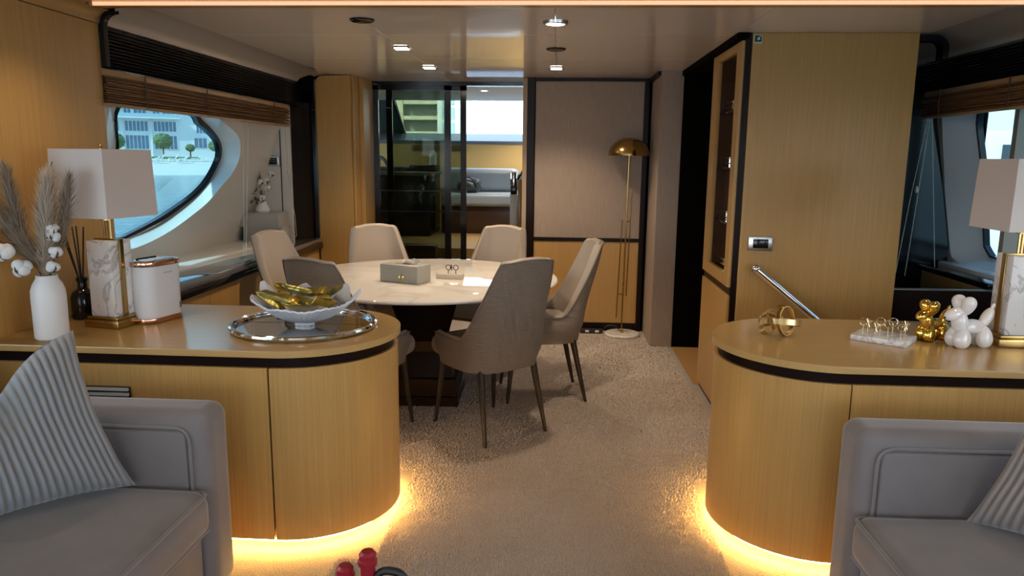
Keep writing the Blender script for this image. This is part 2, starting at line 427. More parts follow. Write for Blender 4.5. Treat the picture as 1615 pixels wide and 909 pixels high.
# end wall, dark glossy panel, pillar
struct('wall_left_end', B().box((-2.5, 5.60, .70), (-2.03, 5.70, 1.97)), GRP, 'white end wall of the left window niche with a small screen')
B().box((-2.11, 5.592, .76), (-2.105, 5.602, 1.75)).obj('panel_joint', BLACKM, bpy.data.objects['wall_left_end'], False)
bb = B(); bb.prism([(-2.03, 5.62), (-1.90, 5.86), (-1.94, 5.90), (-2.07, 5.66)], .74, 1.80)
struct('wall_left_dark', bb, BLACK, 'dark glossy panel beside the left window niche')
struct('trim_5', B().box((-1.925, 5.80, 0), (-1.893, 5.87, 1.98), .003), BLACK, 'black upright strip at the wooden pillar')
pts = [(-1.893, 0), (-1.893, 1.94)]+[(-1.893+.055*(1-math.cos(a)), 1.955+.055*math.sin(a)) for a in [PI/2*i/8 for i in range(9)]]+[(-1.62, 2.015), (-1.62, 0)]
vs = [(x, 5.82, z) for x, z in pts]+[(x, 6.4, z) for x, z in pts]; n = len(pts)
fs = [tuple(range(n))[::-1], tuple(range(n, 2*n))]+[(i, (i+1) % n, n+(i+1) % n, n+i) for i in range(n)]
tag(link('wall_pillar', mesh_py(vs, fs, 'wall_pillar', True), WOOD, None, True), 'wood clad pillar between window niche and sliding door', kind='structure')
struct('trim_6', B().box((-1.618, 5.85, 0), (-1.60, 6.4, 2.018), .003).box((-1.60, 6.0, 0), (-1.565, 6.4, 2.018), .003), WOOD, 'wooden door jamb next to the pillar')
# cove between louvre and ceiling (left and right)
def cove(name, side, y0, y1, x_out, z_out, x_in, label, z_in=2.02):
    pr = [(x_out, z_out), (x_out+side*.01, z_out+.012)]
    for i in range(1, 11):
        t = i/10; pr.append((x_out+(x_in-x_out)*t, z_out+.012+(z_in-z_out-.012)*math.sin(t*PI/2)**.8))
    pr += [(x_in, z_in+.05), (x_out-side*.05, z_in+.05), (x_out-side*.05, z_out)]
    v_ = [(x, y, z) for y in (y0, y1) for x, z in pr]; k = len(pr)
    f_ = [tuple(range(k)), tuple(range(k, 2*k))[::-1]]+[(i, (i+1) % k, k+(i+1) % k, k+i) for i in range(k)]
    return tag(link(name, mesh_py(v_, f_, name, True), mat('cove_gelcoat', (.66, .59, .52), .10, coat=.5)), label, kind='structure')
cove('trim_7', 1, 3.22, 5.83, -2.0, 1.955, -1.78, 'cream moulded cove above the left louvre')
cove('trim_8', -1, 2.2, 4.75, 2.12, 1.965, 1.80, 'cream moulded cove above the right louvre')

b = B().box((-2.25, 3.0, 1.78), (-2.08, 6.45, 2.16)).box((-2.7, 5.92, 0), (-1.9, 6.42, 2.16)).box((-2.7, 5.72, 1.9), (-1.9, 6.0, 2.16)).box((-2.1, 5.84, 1.985), (-1.84, 6.2, 2.1))  # hidden boxes added to stop outside light leaking past the linings
b.box((2.2, 2.2, 1.975), (2.4, 6.5, 2.16)).box((2.3, 4.78, 0), (2.6, 6.5, 2.16)).box((1.6, 4.765, 0), (2.6, 4.80, 2.16)).box((.7, 6.13, 0), (2.6, 6.4, 2.16)).box((2.5, 2.9, 0), (2.6, 4.8, .75))
struct('wall_light_blocker', b, DARKV, 'unseen boxes added behind the linings to block stray light and gaps')
# ---- back wall to the right of the door
struct('wall_back', B().box((-.27, 6.02, 0), (.75, 6.12, 2.02)), DARKV, 'back wall behind the brass floor lamp')
wb = bpy.data.objects['wall_back']
B().box((-.185, 6.0, .765), (.665, 6.025, 1.995), .003).obj('fabric_panel', FABW, wb, False)
B().box((-.185, 6.0, .065), (.665, 6.025, .738), .003).obj('wood_panel', WOOD, wb, False)
for lo, hi in (((-.25, 5.985, 0), (-.19, 6.03, 2.02)), ((-.19, 5.992, .738), (.67, 6.03, .765)), ((.665, 5.992, 0), (.705, 6.03, 2.02)), ((-.19, 5.992, 1.995), (.67, 6.03, 2.018)), ((-.19, 5.992, 0), (.67, 6.03, .062))):
    B().box(lo, hi, .003).obj('dark_rail', WENGE, wb, False)
struct('trim_9', B().box((-.285, 5.99, 0), (-.25, 6.4, 2.018), .002), mat('jamb_beige', (.40, .30, .2), .5), 'beige jamb of the doorway')
struct('wall_column', B().box((.725, 5.50, 0), (.885, 6.1, 2.02), .004), FABW, 'beige fabric covered column beside the dark doorway')
struct('trim_10', B().box((.70, 5.52, 1.99), (.88, 6.02, 2.022)), WENGE, 'dark cornice strip above the column')
# dark side passage
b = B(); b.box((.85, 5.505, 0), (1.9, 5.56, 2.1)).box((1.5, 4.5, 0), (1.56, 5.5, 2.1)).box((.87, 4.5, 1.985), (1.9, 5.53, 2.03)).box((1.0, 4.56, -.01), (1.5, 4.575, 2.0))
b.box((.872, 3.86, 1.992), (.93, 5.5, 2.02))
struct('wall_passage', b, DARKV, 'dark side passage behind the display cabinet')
struct('floor_passage', B().box((.885, 4.56, -.05), (1.6, 5.53, .001)), mat('passage_floor_wood', (.42, .24, .09), .45), 'wooden floor of the dark side passage')
# frontal wood panel
struct('wall_right', B().box((.945, 3.86, 0), (1.742, 3.93, CEIL), .004), WOOD, 'large wood veneer wall panel behind the right counter')
struct('trim_11', B().box((.915, 3.868, 0), (.943, 3.93, CEIL)), WENGE, 'dark joint between display cabinet and wood wall panel')
rim('trim_12', [(1.742, 2.012), (1.83, 2.012)]+[(1.83+.065*math.sin(a), 2.012-.065*(1-math.cos(a))) for a in [PI/2*i/8 for i in range(1, 9)]]+[(1.895, 1.90)], 3.88, 3.95, -.028, 'black rounded rim at the right window niche')
# ---- right hull wall and window
def hullR(y, z, d=0): return Vector((2.45-(z-.75)*.2+d, y, z))
rr_in = [(3.9, 1.72), (4.633, 1.72), (4.655, 1.55), (4.688, 1.234), (4.691, .83), (4.60, .80), (3.3, .80), (3.2, .9), (3.2, 1.6), (3.3, 1.72)]
rg = [(3.45, 1.70), (4.50, 1.70), (4.53, 1.62), (4.52, 1.42), (4.56, .90), (4.50, .845), (3.5, .845), (3.4, .9), (3.4, 1.6)]
rrS, rgS = rot_start(resample(rr_in, NW)), rot_start(resample(rg, NW))
holed_wall('wall_right_hull', [(2.2, .70), (4.74, .70), (4.74, 2.0), (2.2, 2.0)], rrS, lambda y, z: hullR(y, z), GRP, 'white moulded hull side wall around the right window')
w2 = thing('window_2', 'tinted window in the right hull side beyond the lamp', 'window'); w2['kind'] = 'structure'; del w2['category']
bb = B(); A = [bb.bm.verts.new(hullR(*p)) for p in rrS]; Bq = [bb.bm.verts.new(hullR(*p, .13)) for p in rgS]
for i in range(NW): bb.bm.faces.new((A[i], A[(i+1) % NW], Bq[(i+1) % NW], Bq[i]))
bb.obj('reveal', GRPW, w2)
def shrinkR(p, k): 
    c_ = (3.95, 1.27); d = Vector((p[0]-c_[0], p[1]-c_[1])); L_ = d.length; return (p[0]-d.x/L_*k, p[1]-d.y/L_*k)
bb = B(); A = [bb.bm.verts.new(hullR(*p, .128)) for p in rgS]; D_ = [bb.bm.verts.new(hullR(*shrinkR(p, .022), .128)) for p in rgS]; E_ = [bb.bm.verts.new(hullR(*shrinkR(p, .022), .16)) for p in rgS]
for i in range(NW):
    j = (i+1) % NW; bb.bm.faces.new((A[i], A[j], D_[j], D_[i])); bb.bm.faces.new((D_[i], D_[j], E_[j], E_[i]))
bb.obj('window_frame', BLACK, w2)
B().box((2.38, 4.08, .8), (2.47, 4.12, 1.75)).obj('mullion', mat('mullion_beige', (.42, .34, .25), .5), w2, False)
bb = B(); bb.bm.faces.new([bb.bm.verts.new(hullR(*shrinkR(p, .018), .15)) for p in rgS]); bb.obj('pane', WINR, w2, False)
struct('wall_right_end', B().box((1.6, 4.70, 0), (2.42, 4.76, 1.99)), BLACK, 'dark glossy end panel of the right window niche')
gp = struct('wall_right_low', B().box((1.745, 3.90, 0), (2.55, 3.93, .745), .002), mat('smoked_low_panel', (.018, .012, .012), .25, spec=.12), 'dark glossy low panel behind the dog figurines')
B().box((1.745, 3.897, .745), (2.55, 3.933, .751)).obj('edge_strip', STEEL, gp, False)

# ---- sliding door
sd = thing('door_1', 'black framed sliding glass door, half open to the wheelhouse', 'door', (-.9, 6.31, 0)); sd['kind'] = 'structure'; del sd['category']
def leaf(x0, x1, y, sw):
    lf = B().box((x0, y, .02), (x0+sw, y+.025, 1.985)).box((x1-sw, y, .02), (x1, y+.025, 1.985)).box((x0, y, 1.95), (x1, y+.025, 1.985)).box((x0, y, .02), (x1, y+.025, .10)).obj('door_leaf', BLACK, sd, False, True)
    for z in (1.105, .93): B().box((x0+sw, y+.004, z), (x1-sw, y+.02, z+.012)).obj('glazing_bar', BLACK, lf, False, True)
    B().box((x0+sw, y+.010, .10), (x1-sw, y+.014, 1.95)).obj('pane', DOORG, lf, False, True)
leaf(-1.575, -.905, 6.31, .055); leaf(-1.46, -.778, 6.345, .05)
B().box((-1.60, 6.29, 1.985), (-.26, 6.40, 2.018)).obj('door_head', BLACK, sd, False, True)

# ---- wheelhouse beyond the door (raised floor)
b = B().box((-2.6, 6.9, .45), (1.2, 10.2, .55)).box((-2.6, 6.6, .2), (1.2, 6.95, .36))
struct('floor_wheelhouse', b, mat('wheelhouse_floor', (.52, .33, .14), .3), 'raised wooden floor and step of the wheelhouse')
struct('floor_door_step', B().box((-2.6, 6.32, -.06), (1.2, 6.65, .18)), CARPET, 'carpeted step up behind the sliding door')
struct('ceiling_wheelhouse', B().box((-2.8, 6.42, 2.06), (1.4, 8.95, 2.1)).box((-2.8, 8.55, 2.10), (1.4, 9.2, 2.15)), mat('wheelhouse_headlining', (.55, .53, .48), .5), 'pale headlining of the wheelhouse')
b = B()
for x0 in (-2.8, 1.2): b.box((x0, 6.42, 0), (x0+.1, 10.2, 1.35)).box((x0, 6.42, 1.95), (x0+.1, 9.0, 2.3)).box((x0, 6.42, 1.35), (x0+.1, 6.9, 1.95))
struct('wall_wheelhouse', b, mat('wheelhouse_wall', (.06, .055, .05), .5), 'dark side walls of the wheelhouse')
DASH = mat('dash_leather', (.09, .095, .10), .45)
b = B().prism([(0, 0), (1, 0), (1, 1), (0, 1)], 0, 1); b.bm.free()
v_ = [(x, y, z) for x in (-2.75, 1.25) for y, z in ((9.35, 1.56), (9.35, 1.60), (9.72, 1.70), (9.72, 1.50))]
tag(link('trim_13', mesh_py(v_, [(0, 1, 2, 3), (7, 6, 5, 4), (0, 4, 5, 1), (1, 5, 6, 2), (2, 6, 7, 3), (3, 7, 4, 0)], 'trim_13'), mat('dash_ledge', (.16, .18, .20), .4)), 'grey ledge below the wheelhouse windscreen', kind='structure')
vp = struct('wall_wheelhouse_front', B().box((-2.75, 9.36, .5), (1.25, 9.5, 1.57)), mat('honey_panel', (.78, .52, .19), .35), 'honey coloured front panel of the wheelhouse')
for k in range(4): B().box((-1.83, 9.335, 1.475+k*.02), (-1.14, 9.365, 1.483+k*.02)).obj('vent_slat', BLACKM, vp, False)
# windscreen
ws = thing('window_3', 'raked front windscreen of the wheelhouse', 'window'); ws['kind'] = 'structure'; del ws['category']
def wsp(x, t): return Vector((x, 9.72-.55*t, 1.68+.43*t))
b = B(); b.bm.faces.new([b.bm.verts.new(wsp(x, t)) for x, t in ((-1.98, 0), (1.2, 0), (1.2, 1), (-2.03, 1))]); b.obj('pane', WSHD, ws, False)
b = B().tube([wsp(-2.03, 1.02), wsp(-1.98, -.02), wsp(1.2, -.02)], .025, 6); b.obj('window_frame', BLACK, ws)
b = B(); q = [wsp(-2.75, 0), wsp(-2.0, 0), wsp(-2.05, 1.05), wsp(-2.75, 1.05)]; b.bm.faces.new([b.bm.verts.new(p) for p in q]); b.bm.faces.new([b.bm.verts.new(p+Vector((0, .06, .02))) for p in q][::-1]); b.obj('corner_post', mat('corner_post', (.10, .11, .115), .4), ws, False)
b = B(); b.bm.faces.new([b.bm.verts.new(p) for p in (Vector((-2.75, 8.95, 2.06)), Vector((1.25, 8.95, 2.06)), wsp(1.25, 1.0), wsp(-2.75, 1.0))]); b.obj('header', mat('header_grey', (.17, .18, .18), .5), ws, False)

# ---- salon behind the camera: side walls with window openings, open aft end
def pierced(name, x0, x1, lab, wins, y0=-4.2, y1=2.36):
    bb = B(); bb.box((x0, y0, 0), (x1, y1, .78)).box((x0, y0, 1.72), (x1, y1, 2.0)); c = y0
    for a, e in wins: bb.box((x0, c, .78), (x1, a, 1.72)); c = e
    bb.box((x0, c, .78), (x1, y1, 1.72)); return struct(name, bb, WOOD, lab)
pierced('wall_left_salon', -2.40, -2.32, 'wood veneer saloon side wall on the left', [(-3.6, -2.0), (-1.8, -.1), (.15, 1.9)])
pierced('wall_right_salon', 2.40, 2.48, 'wood veneer saloon side wall on the right', [(-3.6, -2.0), (-1.8, -.1), (.15, 1.9)], y1=3.0)
struct('wall_left_return', B().box((-2.42, 2.36, 0), (-2.04, 2.42, 2.0)), WOOD, 'short wooden return wall left of the counter')
b = B().box((-2.4, -4.3, 0), (-1.6, -4.2, 2.0)).box((1.6, -4.3, 0), (2.48, -4.2, 2.0))
struct('wall_aft', b, WOOD, 'aft saloon wall beside the open doors')
struct('wall_deck_sunblock', B().box((-3.9, -9, -.3), (3.9, -4.3, -.06)).box((-3.2, -7.5, 2.15), (3.2, 9.2, 2.3)).box((-4.0, -7.5, 2.15), (-3.2, 2.0, 2.3)), GRPW, 'unseen aft deck and overhang, widened on the left to block the sun')  # unseen overhang, widened at left to keep direct sun off the sofa

# ================================================================== COUNTERS
def counter(side, xw, label):
    t = thing('curved_counter', label, 'counter', (side*1.3, 2.74, 0))
    xc, yc, r = side*.97, 2.74, .36
    def outline(off, sx_in=0):
        R_ = r+off
        pts = [(xw, yc-R_), (xc, yc-R_)]
        a = arc(xc, yc, R_, -90, 90, 28) if side < 0 else arc(xc, yc, R_, 270, 90, 28)
        return pts[:1]+a+[(xw, yc+R_)]
    B().prism(outline(.012), .722, .746, .004).obj('worktop', WOODX, t, True, True)
    B().prism(outline(-.014), .682, .723).obj('recess_band', WENGE, t, True, True)
    B().prism(outline(-.022), .052, .69).obj('carcase', DARKV, t, True, True)
    seam = side*(.9735 if side < 0 else .9712)
    f0 = [p for p in outline(0)][1:-1]
    B().band(f0+[(xw, yc+r)], .050, .682, .02 if side < 0 else -.02).obj('curved_panel', WOOD, t, True, True)
    B().box((min(xw, seam-side*-.004), yc-r, .050), (max(xw, seam+side*.004), yc-r+.02, .682), .0015, 1).obj('door_panel', WOOD, t, False, True)
    # toe light
    ol = outline(-.018); z_ = .043
    B().tube([(x, y, z_) for x, y in ol[0:-1]], .005, 6).obj('toe_light', LEDW, t, True, True)
    B().prism(outline(-.06), 0, .055).obj('toe_plinth', mat('plinth_beige', (.5, .4, .3), .6), t, True, True)
    return t
cl = counter(-1, -1.98, 'wood veneer curved counter on the left, carrying shell bowl and white lamp')
g = B(); g.box((-1.62, 2.374, .560), (-1.463, 2.381, .604)); vg = g.obj('vent_grille', BLACKM, cl, False, True)
for k in range(2): B().box((-1.62, 2.366, .573+k*.018), (-1.466, 2.378, .583+k*.018)).obj('vent_slat', mat('alu_slat', (.55, .53, .5), .5), vg, False, True)
crt = counter(1, 2.38, 'wood veneer curved counter on the right, carrying dog figurines')

# ---- left window ledge with cabinet doors
lg = thing('window_ledge', 'low cabinet with polished stone ledge under the left window', 'cabinet', (-2.1, 4.4, 0))
B().box((-2.13, 3.125, .715), (-1.875, 5.86, .75), .004).obj('stone_top', STONE, lg, True, True)
B().box((-2.5, 3.125, .70), (-2.13, 5.66, .763), .006).obj('white_sill', GRPW, lg, True, True)
B().box((-1.905, 3.125, .672), (-1.872, 5.82, .716), .003).obj('dark_edge', BLACK, lg, True, True)
B().box((-2.4, 3.125, 0), (-1.92, 5.82, .69)).obj('carcase', DARKV, lg, False, True)
y = 3.13
for k in range(7):
    B().box((-1.925, y, .02), (-1.90, y+.380, .668), .002, 1).obj('door', WOOD, lg, False, True); y += .383
rl = thing('window_ledge', 'low cabinet with dark stone ledge under the right window', 'cabinet', (2.4, 4.2, 0))
B().box((2.25, 3.94, .745), (2.40, 4.69, .778), .004).obj('stone_top', BLACK, rl, True, True)
B().box((2.36, 3.2, .76), (2.58, 4.69, .80), .008).obj('white_sill', GRPW, rl, True, True)
B().box((2.27, 3.94, 0), (2.45, 4.69, .742)).obj('door', WOOD, rl, False, True)

# ---- louvres
def louvre(label, x, side, y0, y1, z0, z1, n_):
    t = thing('louvre_vent', label, 'vent', (x, (y0+y1)/2, z0))
    B().box((min(x-side*.05, x-side*.06), y0, z0-.01), (max(x-side*.05, x-side*.06), y1, z1+.01)).obj('backing', BLACKM, t, False, True)
    for k in range(n_):
        z = z0+(k+.5)*(z1-z0)/n_
        B().obox((x-side*.012, (y0+y1)/2, z), (1*side, 0, -.75), (0, 1, 0), (.75, 0, 1*side), .013, (y1-y0)/2, .0015).obj('slat', mat('louvre_black', (.022, .022, .023), .30), t, False, True)
    B().box((x-.012, y0, z0-.012), (x+.008, y1, z0-.002)).obj('bottom_rail', BLACK, t, False, True)
louvre('black slatted louvre above the left window blind', -2.0, 1, 3.19, 5.82, 1.772, 1.955, 12)
louvre('black slatted louvre above the right window blind', 2.105, -1, 3.0, 4.70, 1.80, 1.965, 11)
# ---- bamboo blinds
def blind(label, x, side, y0, y1, z0, z1, cords):
    t = thing('bamboo_blind', label, 'blind', (x, (y0+y1)/2, z0))
    B().box((x-.016, y0, z1-.028), (x+.016, y1, z1), .003).obj('headrail', BAMBL, t, True, True)
    rnd = random.Random(int(y0*100)); vs, fs = [], []
    def reed(cx, cz, r):
        i = len(vs); o1 = rnd.uniform(0, .012); o2 = rnd.uniform(0, .012); dz = rnd.uniform(-.009, .009)
        for k in range(5):
            a = 2*PI*k/5; vs.append((cx+r*math.cos(a), y0+o1, cz+r*math.sin(a))); vs.append((cx+r*math.cos(a), y1-o2, cz+dz+r*math.sin(a)))
        for k in range(5): j = (k+1) % 5; fs.append((i+2*k, i+2*j, i+2*j+1, i+2*k+1))
    zt, zb = z1-.03, z0
    for layer in range(4):
        nn = (17, 15, 13, 11)[layer]
        for k in range(nn):
            z = zt-(zt-zb)*(k+.5)/nn; reed(x+side*(-.018+layer*.013)+rnd.uniform(-.007, .007), z+rnd.uniform(-.003, .003), .0042 if layer == 3 else .0036)
    tag(link('reeds', mesh_py(vs, fs, 'reeds'), BAMB, t, True, True), kind='stuff')
    B().box((x-.006, y0, z0-.008), (x+.03*side, y1, z0+.004), .002).obj('bottom_batten', BAMBL, t, True, True)
    for f in (.14, .42, .86): B().box((x+side*.026, y0+(y1-y0)*f-.004, z0-.005), (x+side*.03, y0+(y1-y0)*f+.004, z1)).obj('tape', mat('blind_tape', (.10, .06, .035), .8), t, False, True)
    for cpts, knob in cords:
        c_ = B().tube(cpts, .0022, 5).obj('pull_cord', CORD, t, True, True)
        if knob: B().lathe([(0, .02), (.006, .015), (.010, -.008), (.007, -.018), (0, -.02)], knob, 12).obj('cord_knob', mat('knob_ivory', (.62, .53, .38), .5), c_, True, True)
blind('rolled bamboo blind over the left window', -1.985, 1, 3.19, 5.43, 1.613, 1.762,
      [([(-1.985, 5.38, 1.62), (-1.97, 5.38, 1.2), (-1.95, 5.42, .95), (-1.96, 5.46, .80), (-1.99, 5.40, .77), (-1.98, 5.30, .80), (-1.95, 5.30, .87)], (-1.975, 5.38, 1.28)),
       ([(-1.985, 4.66, 1.61), (-2.0, 4.60, .77)], None), ([(-1.985, 4.74, 1.61), (-2.02, 4.68, .77)], None)])
blind('rolled bamboo blind over the right window', 2.0, -1, 2.9, 4.28, 1.640, 1.775,
      [([(2.0, 4.22, 1.64), (2.02, 4.3, 1.3), (1.99, 4.3, .76)], (2.0, 4.29, 1.25)), ([(2.0, 4.24, 1.64), (2.0, 4.35, 1.2), (1.96, 4.35, .77)], None), ([(2.0, 4.2, 1.64), (2.2, 4.4, .80)], None)])

# ---- display cabinet
dc = thing('display_cabinet', 'tall wood cabinet with glass door and lit interior next to the dark passage', 'cabinet', (1.2, 4.2, 0))
b = B(); b.box((1.28, 3.94, .03), (1.32, 4.55, 1.985)).box((.93, 4.525, .03), (1.3, 4.555, 1.985)).box((.93, 3.935, .03), (1.3, 3.95, 1.985)).box((.93, 3.94, .70), (1.3, 4.55, .77)).box((.93, 3.94, 1.965), (1.3, 4.55, 1.99))
b.obj('carcase', mat('cabinet_brown', (.13, .045, .018), .4), dc, False, True)
B().box((.915, 3.875, 0), (1.3, 4.555, .03)).obj('plinth', WENGE, dc, False, True)
B().box((.90, 3.885, .035), (.925, 4.55, .70), .003).obj('lower_door', WOOD, dc, False, True)
B().box((.912, 3.875, .70), (.94, 4.555, .74)).obj('dark_rail', WENGE, dc, False, True)
fr = B().box((.898, 3.88, .742), (.925, 3.975, 1.985), .002).box((.898, 4.43, .742), (.925, 4.55, 1.985), .002).box((.898, 3.975, .742), (.925, 4.43, .805), .002).box((.898, 3.975, 1.945), (.925, 4.43, 1.985), .002).obj('glass_door', WOOD, dc, False, True)
B().box((.912, 3.97, .80), (.915, 4.44, 1.95)).obj('pane', CLEARG, fr, False, True)
for z in (.79, 1.06, 1.36, 1.67):
    if z > .8: B().box((.94, 3.955, z-.012), (1.27, 4.52, z), .001, 1).obj('shelf', mat('shelf_dark', (.05, .03, .025), .1), dc, False, True)
    rlb = B()
    for zz in (.022, .05): rlb.tube([(.955, 3.97, z+zz), (.955, 4.50, z+zz)], .005, 6)
    for yy in (3.99, 4.24, 4.47): rlb.tube([(.955, yy, z), (.955, yy, z+.055)], .005, 6)
    rlb.obj('gallery_rail', CHROME, dc, True, True)
B().box((.935, 3.955, .80), (.942, 3.962, 1.95)).obj('cabinet_light', mat('cabinet_led', (1, .6, .3), .5, emit=(1, .55, .25), es=6), dc, False, True)
def tumbler(loc, label):
    t = thing('glass_tumbler', label, 'glass', loc, 0, 'glasses in the display cabinet')
    B().lathe([(0, 0), (.027, 0), (.031, .075), (.029, .075), (.026, .008), (0, .008)], seg=20).obj('tumbler_body', mat('tumbler_glass', (.8, .8, .8), .05, .3), t)
tumbler((1.03, 4.22, 1.36), 'short glass tumbler on the middle shelf of the display cabinet, nearer the camera'); tumbler((1.03, 4.36, 1.36), 'short glass tumbler on the middle shelf of the display cabinet, farther from the camera')

# ---- small fittings
hr = thing('stair_handrail', 'slanting chrome handrail fixed to the wood wall panel', 'handrail', (1.2, 3.82, .6))
d = Vector((1.40-1.02, 0, .547-.853)).normalized()
B().tube([(1.02, 3.80, .853), (1.40, 3.80, .547)], .020, 14).obj('rail', CHROME, hr, True, True)
B().tube([(1.03, 3.80, .845), (1.03, 3.862, .845)], .010, 10).obj('bracket', CHROME, hr, True, True)
B().ball((1.018, 3.80, .855), .022).obj('end_cap', CHROME, hr, True, True)
B().tube([(1.36, 3.80, .579), (1.36, 3.862, .579)], .010, 10).obj('bracket', CHROME, hr, True, True)
sw = thing('switch_plate', 'chrome framed black switch plate on the wood wall panel', 'switch', (1.04, 3.855, .978))
B().box((.985, 3.846, .942), (1.108, 3.862, 1.016), .004).obj('frame', STEEL, sw, True, True)
B().box((1.008, 3.843, .956), (1.085, 3.85, 1.002), .002).obj('rocker', BLACK, sw, True, True)
ex = thing('exit_sign', 'tiny green sign with white arrow at the top of the wood wall panel', 'sign', (.965, 3.85, 1.99))
B().box((.948, 3.852, 1.968), (.988, 3.862, 2.008), .001).obj('sign_plate', mat('sign_white', (.7, .72, .7), .5), ex, False, True)
B().box((.951, 3.850, 1.973), (.985, 3.853, 2.005)).obj('sign_face', mat('sign_green', (.004, .05, .03), .4), ex, False, True)
b = B(); b.prism([(0, 0), (.012, .003), (.003, .012)], 0, .0015); 
for v in b.bm.verts: v.co = Vector((.964+v.co.x*1.2, 3.8495+v.co.z, 1.982+v.co.y*1.2))
b.obox((.973, 3.849, 1.995), (1, 0, 1), (0, 1, 0), (-1, 0, 1), .010, .0008, .0016).obj('arrow', mat('sign_mark', (.7, .75, .72), .5), ex, False, True)
tm = thing('wall_controller', 'chrome framed small black screen on the white end wall of the window niche', 'screen', (-2.15, 5.59, 1.35))
B().box((-2.205, 5.578, 1.315), (-2.115, 5.60, 1.392), .004).obj('frame', STEEL, tm, True, True)
B().box((-2.193, 5.574, 1.330), (-2.130, 5.582, 1.380), .001).obj('screen', BLACK, tm, True, True)
for k in range(2): B().box((-2.187, 5.573, 1.364-k*.016), (-2.140, 5.5745, 1.368-k*.016)).obj('display_line', mat('lcd_grey', (.12, .14, .15), .5), tm, False, True)

# ---- downlights
def downlight(x, y, kind, label):
    t = thing('downlight', label, 'ceiling light', (x, y, CEIL), 0, 'ceiling downlights')
    if kind == 'black':
        B().lathe([(.0, -.003), (.028, -.003), (.05, -.010), (.056, -.006), (.058, 0), (0, .0)], seg=28).obj('bezel', BLACK, t)
        return
    if kind == 'round':
        B().lathe([(.036, -.004), (.048, -.016), (.056, -.012), (.058, 0), (.036, 0)], seg=28).obj('bezel', STEEL, t)
        B().lathe([(0, -.010), (.044, -.012), (.044, -.004), (0, -.004)], seg=24).obj('lens', DLITE, t)
    else:
        B().box((-.05, -.05, -.006), (.05, .05, 0), .003).obj('bezel', CHROME, t)
        B().box((-.038, -.038, -.009), (.038, .038, -.005), .001).obj('lens', DLITE, t)
    s = light('lamp_spot', 'SPOT', (0, 0, -.03), 44, WARM, spot_size=math.radians(115), spot_blend=.7, shadow_soft_size=.04); s.parent = t
downlight(-.915, 3.52, 'black', 'unlit black ceiling downlight, nearest in the left row'); downlight(-.915, 4.40, 'sq', 'lit square ceiling downlight, middle of the left row'); downlight(-.915, 5.33, 'sq', 'lit square ceiling downlight, farthest in the left row')
downlight(-.025, 3.57, 'round', 'lit round ceiling downlight, nearest in the right row'); downlight(-.025, 4.43, 'black', 'unlit black ceiling downlight, middle of the right row'); downlight(-.025, 5.34, 'sq', 'lit square ceiling downlight, farthest in the right row')
def unseen_salon_light(x, y, e):  # out-of-view saloon downlights, mostly added as fill where daylight is weak
    t = thing('unseen_saloon_downlight', 'unseen round saloon downlight added above the %s, %s' % ('left side' if x < 0 else 'right side', 'over the counter' if y > 2 else 'over the sofa' if y > 1 else 'behind the camera'), 'ceiling light', (x, y, 2.0), 0, 'unseen saloon downlights added as fill')
    B().lathe([(.030, -.002), (.045, -.006), (.048, 0), (.03, 0)], seg=24).obj('bezel', STEEL, t); B().lathe([(0, -.004), (.032, -.004), (.032, -.001), (0, -.001)], seg=20).obj('lens', DLITE, t)
    s = light('lamp_spot', 'SPOT', (0, 0, -.02), e, WARM, spot_size=math.radians(125), spot_blend=.8, shadow_soft_size=.05); s.parent = t
for x, y, e in ((-1.62, 2.62, 12), (1.62, 2.62, 12), (-.75, 1.7, 8), (.75, 1.7, 8), (-.75, .4, 8), (.75, .4, 8)): unseen_salon_light(x, y, e)

# ================================================================== DINING SET
TC = (-.75, 4.19); TZ = .718
dt = thing('dining_table', 'round glossy white marble dining table on a dark pedestal', 'table', (TC[0], TC[1], 0))
B().lathe([(0, TZ-.028), (.69, TZ-.028), (.755, TZ-.020), (.765, TZ-.010), (.76, TZ-.002), (.75, TZ), (0, TZ)], seg=96).obj('tabletop', TOPM, dt)
b = B(); prof = [(.24, .15), (.17, .30), (.17, .36), (.26, .60), (.34, .69)]
rings = []
for r, z in prof: rings.append([b.bm.verts.new((r*math.cos(2*PI*k/4+PI/4+.12), r*math.sin(2*PI*k/4+PI/4+.12), z)) for k in range(4)])
for a_, c_ in zip(rings, rings[1:]):
    for k in range(4): b.bm.faces.new((a_[k], a_[(k+1) % 4], c_[(k+1) % 4], c_[k]))
b.bm.faces.new(rings[0][::-1]); b.bm.faces.new(rings[-1])
b.obj('pedestal', WENGE, dt, False)
b = B(); b.prism([(.29*math.cos(2*PI*k/4+PI/4+.03), .29*math.sin(2*PI*k/4+PI/4+.03)) for k in range(4)], .0, .055, .004); b.prism([(.275*math.cos(2*PI*k/4+PI/4+.03), .275*math.sin(2*PI*k/4+PI/4+.03)) for k in range(4)], .055, .16, .004)
b.obj('plinth', WENGE, dt, False)
B().lathe([(0, .688), (.46, .688), (.46, .70), (0, .70)], seg=40).obj('sub_top', BLACKM, dt)

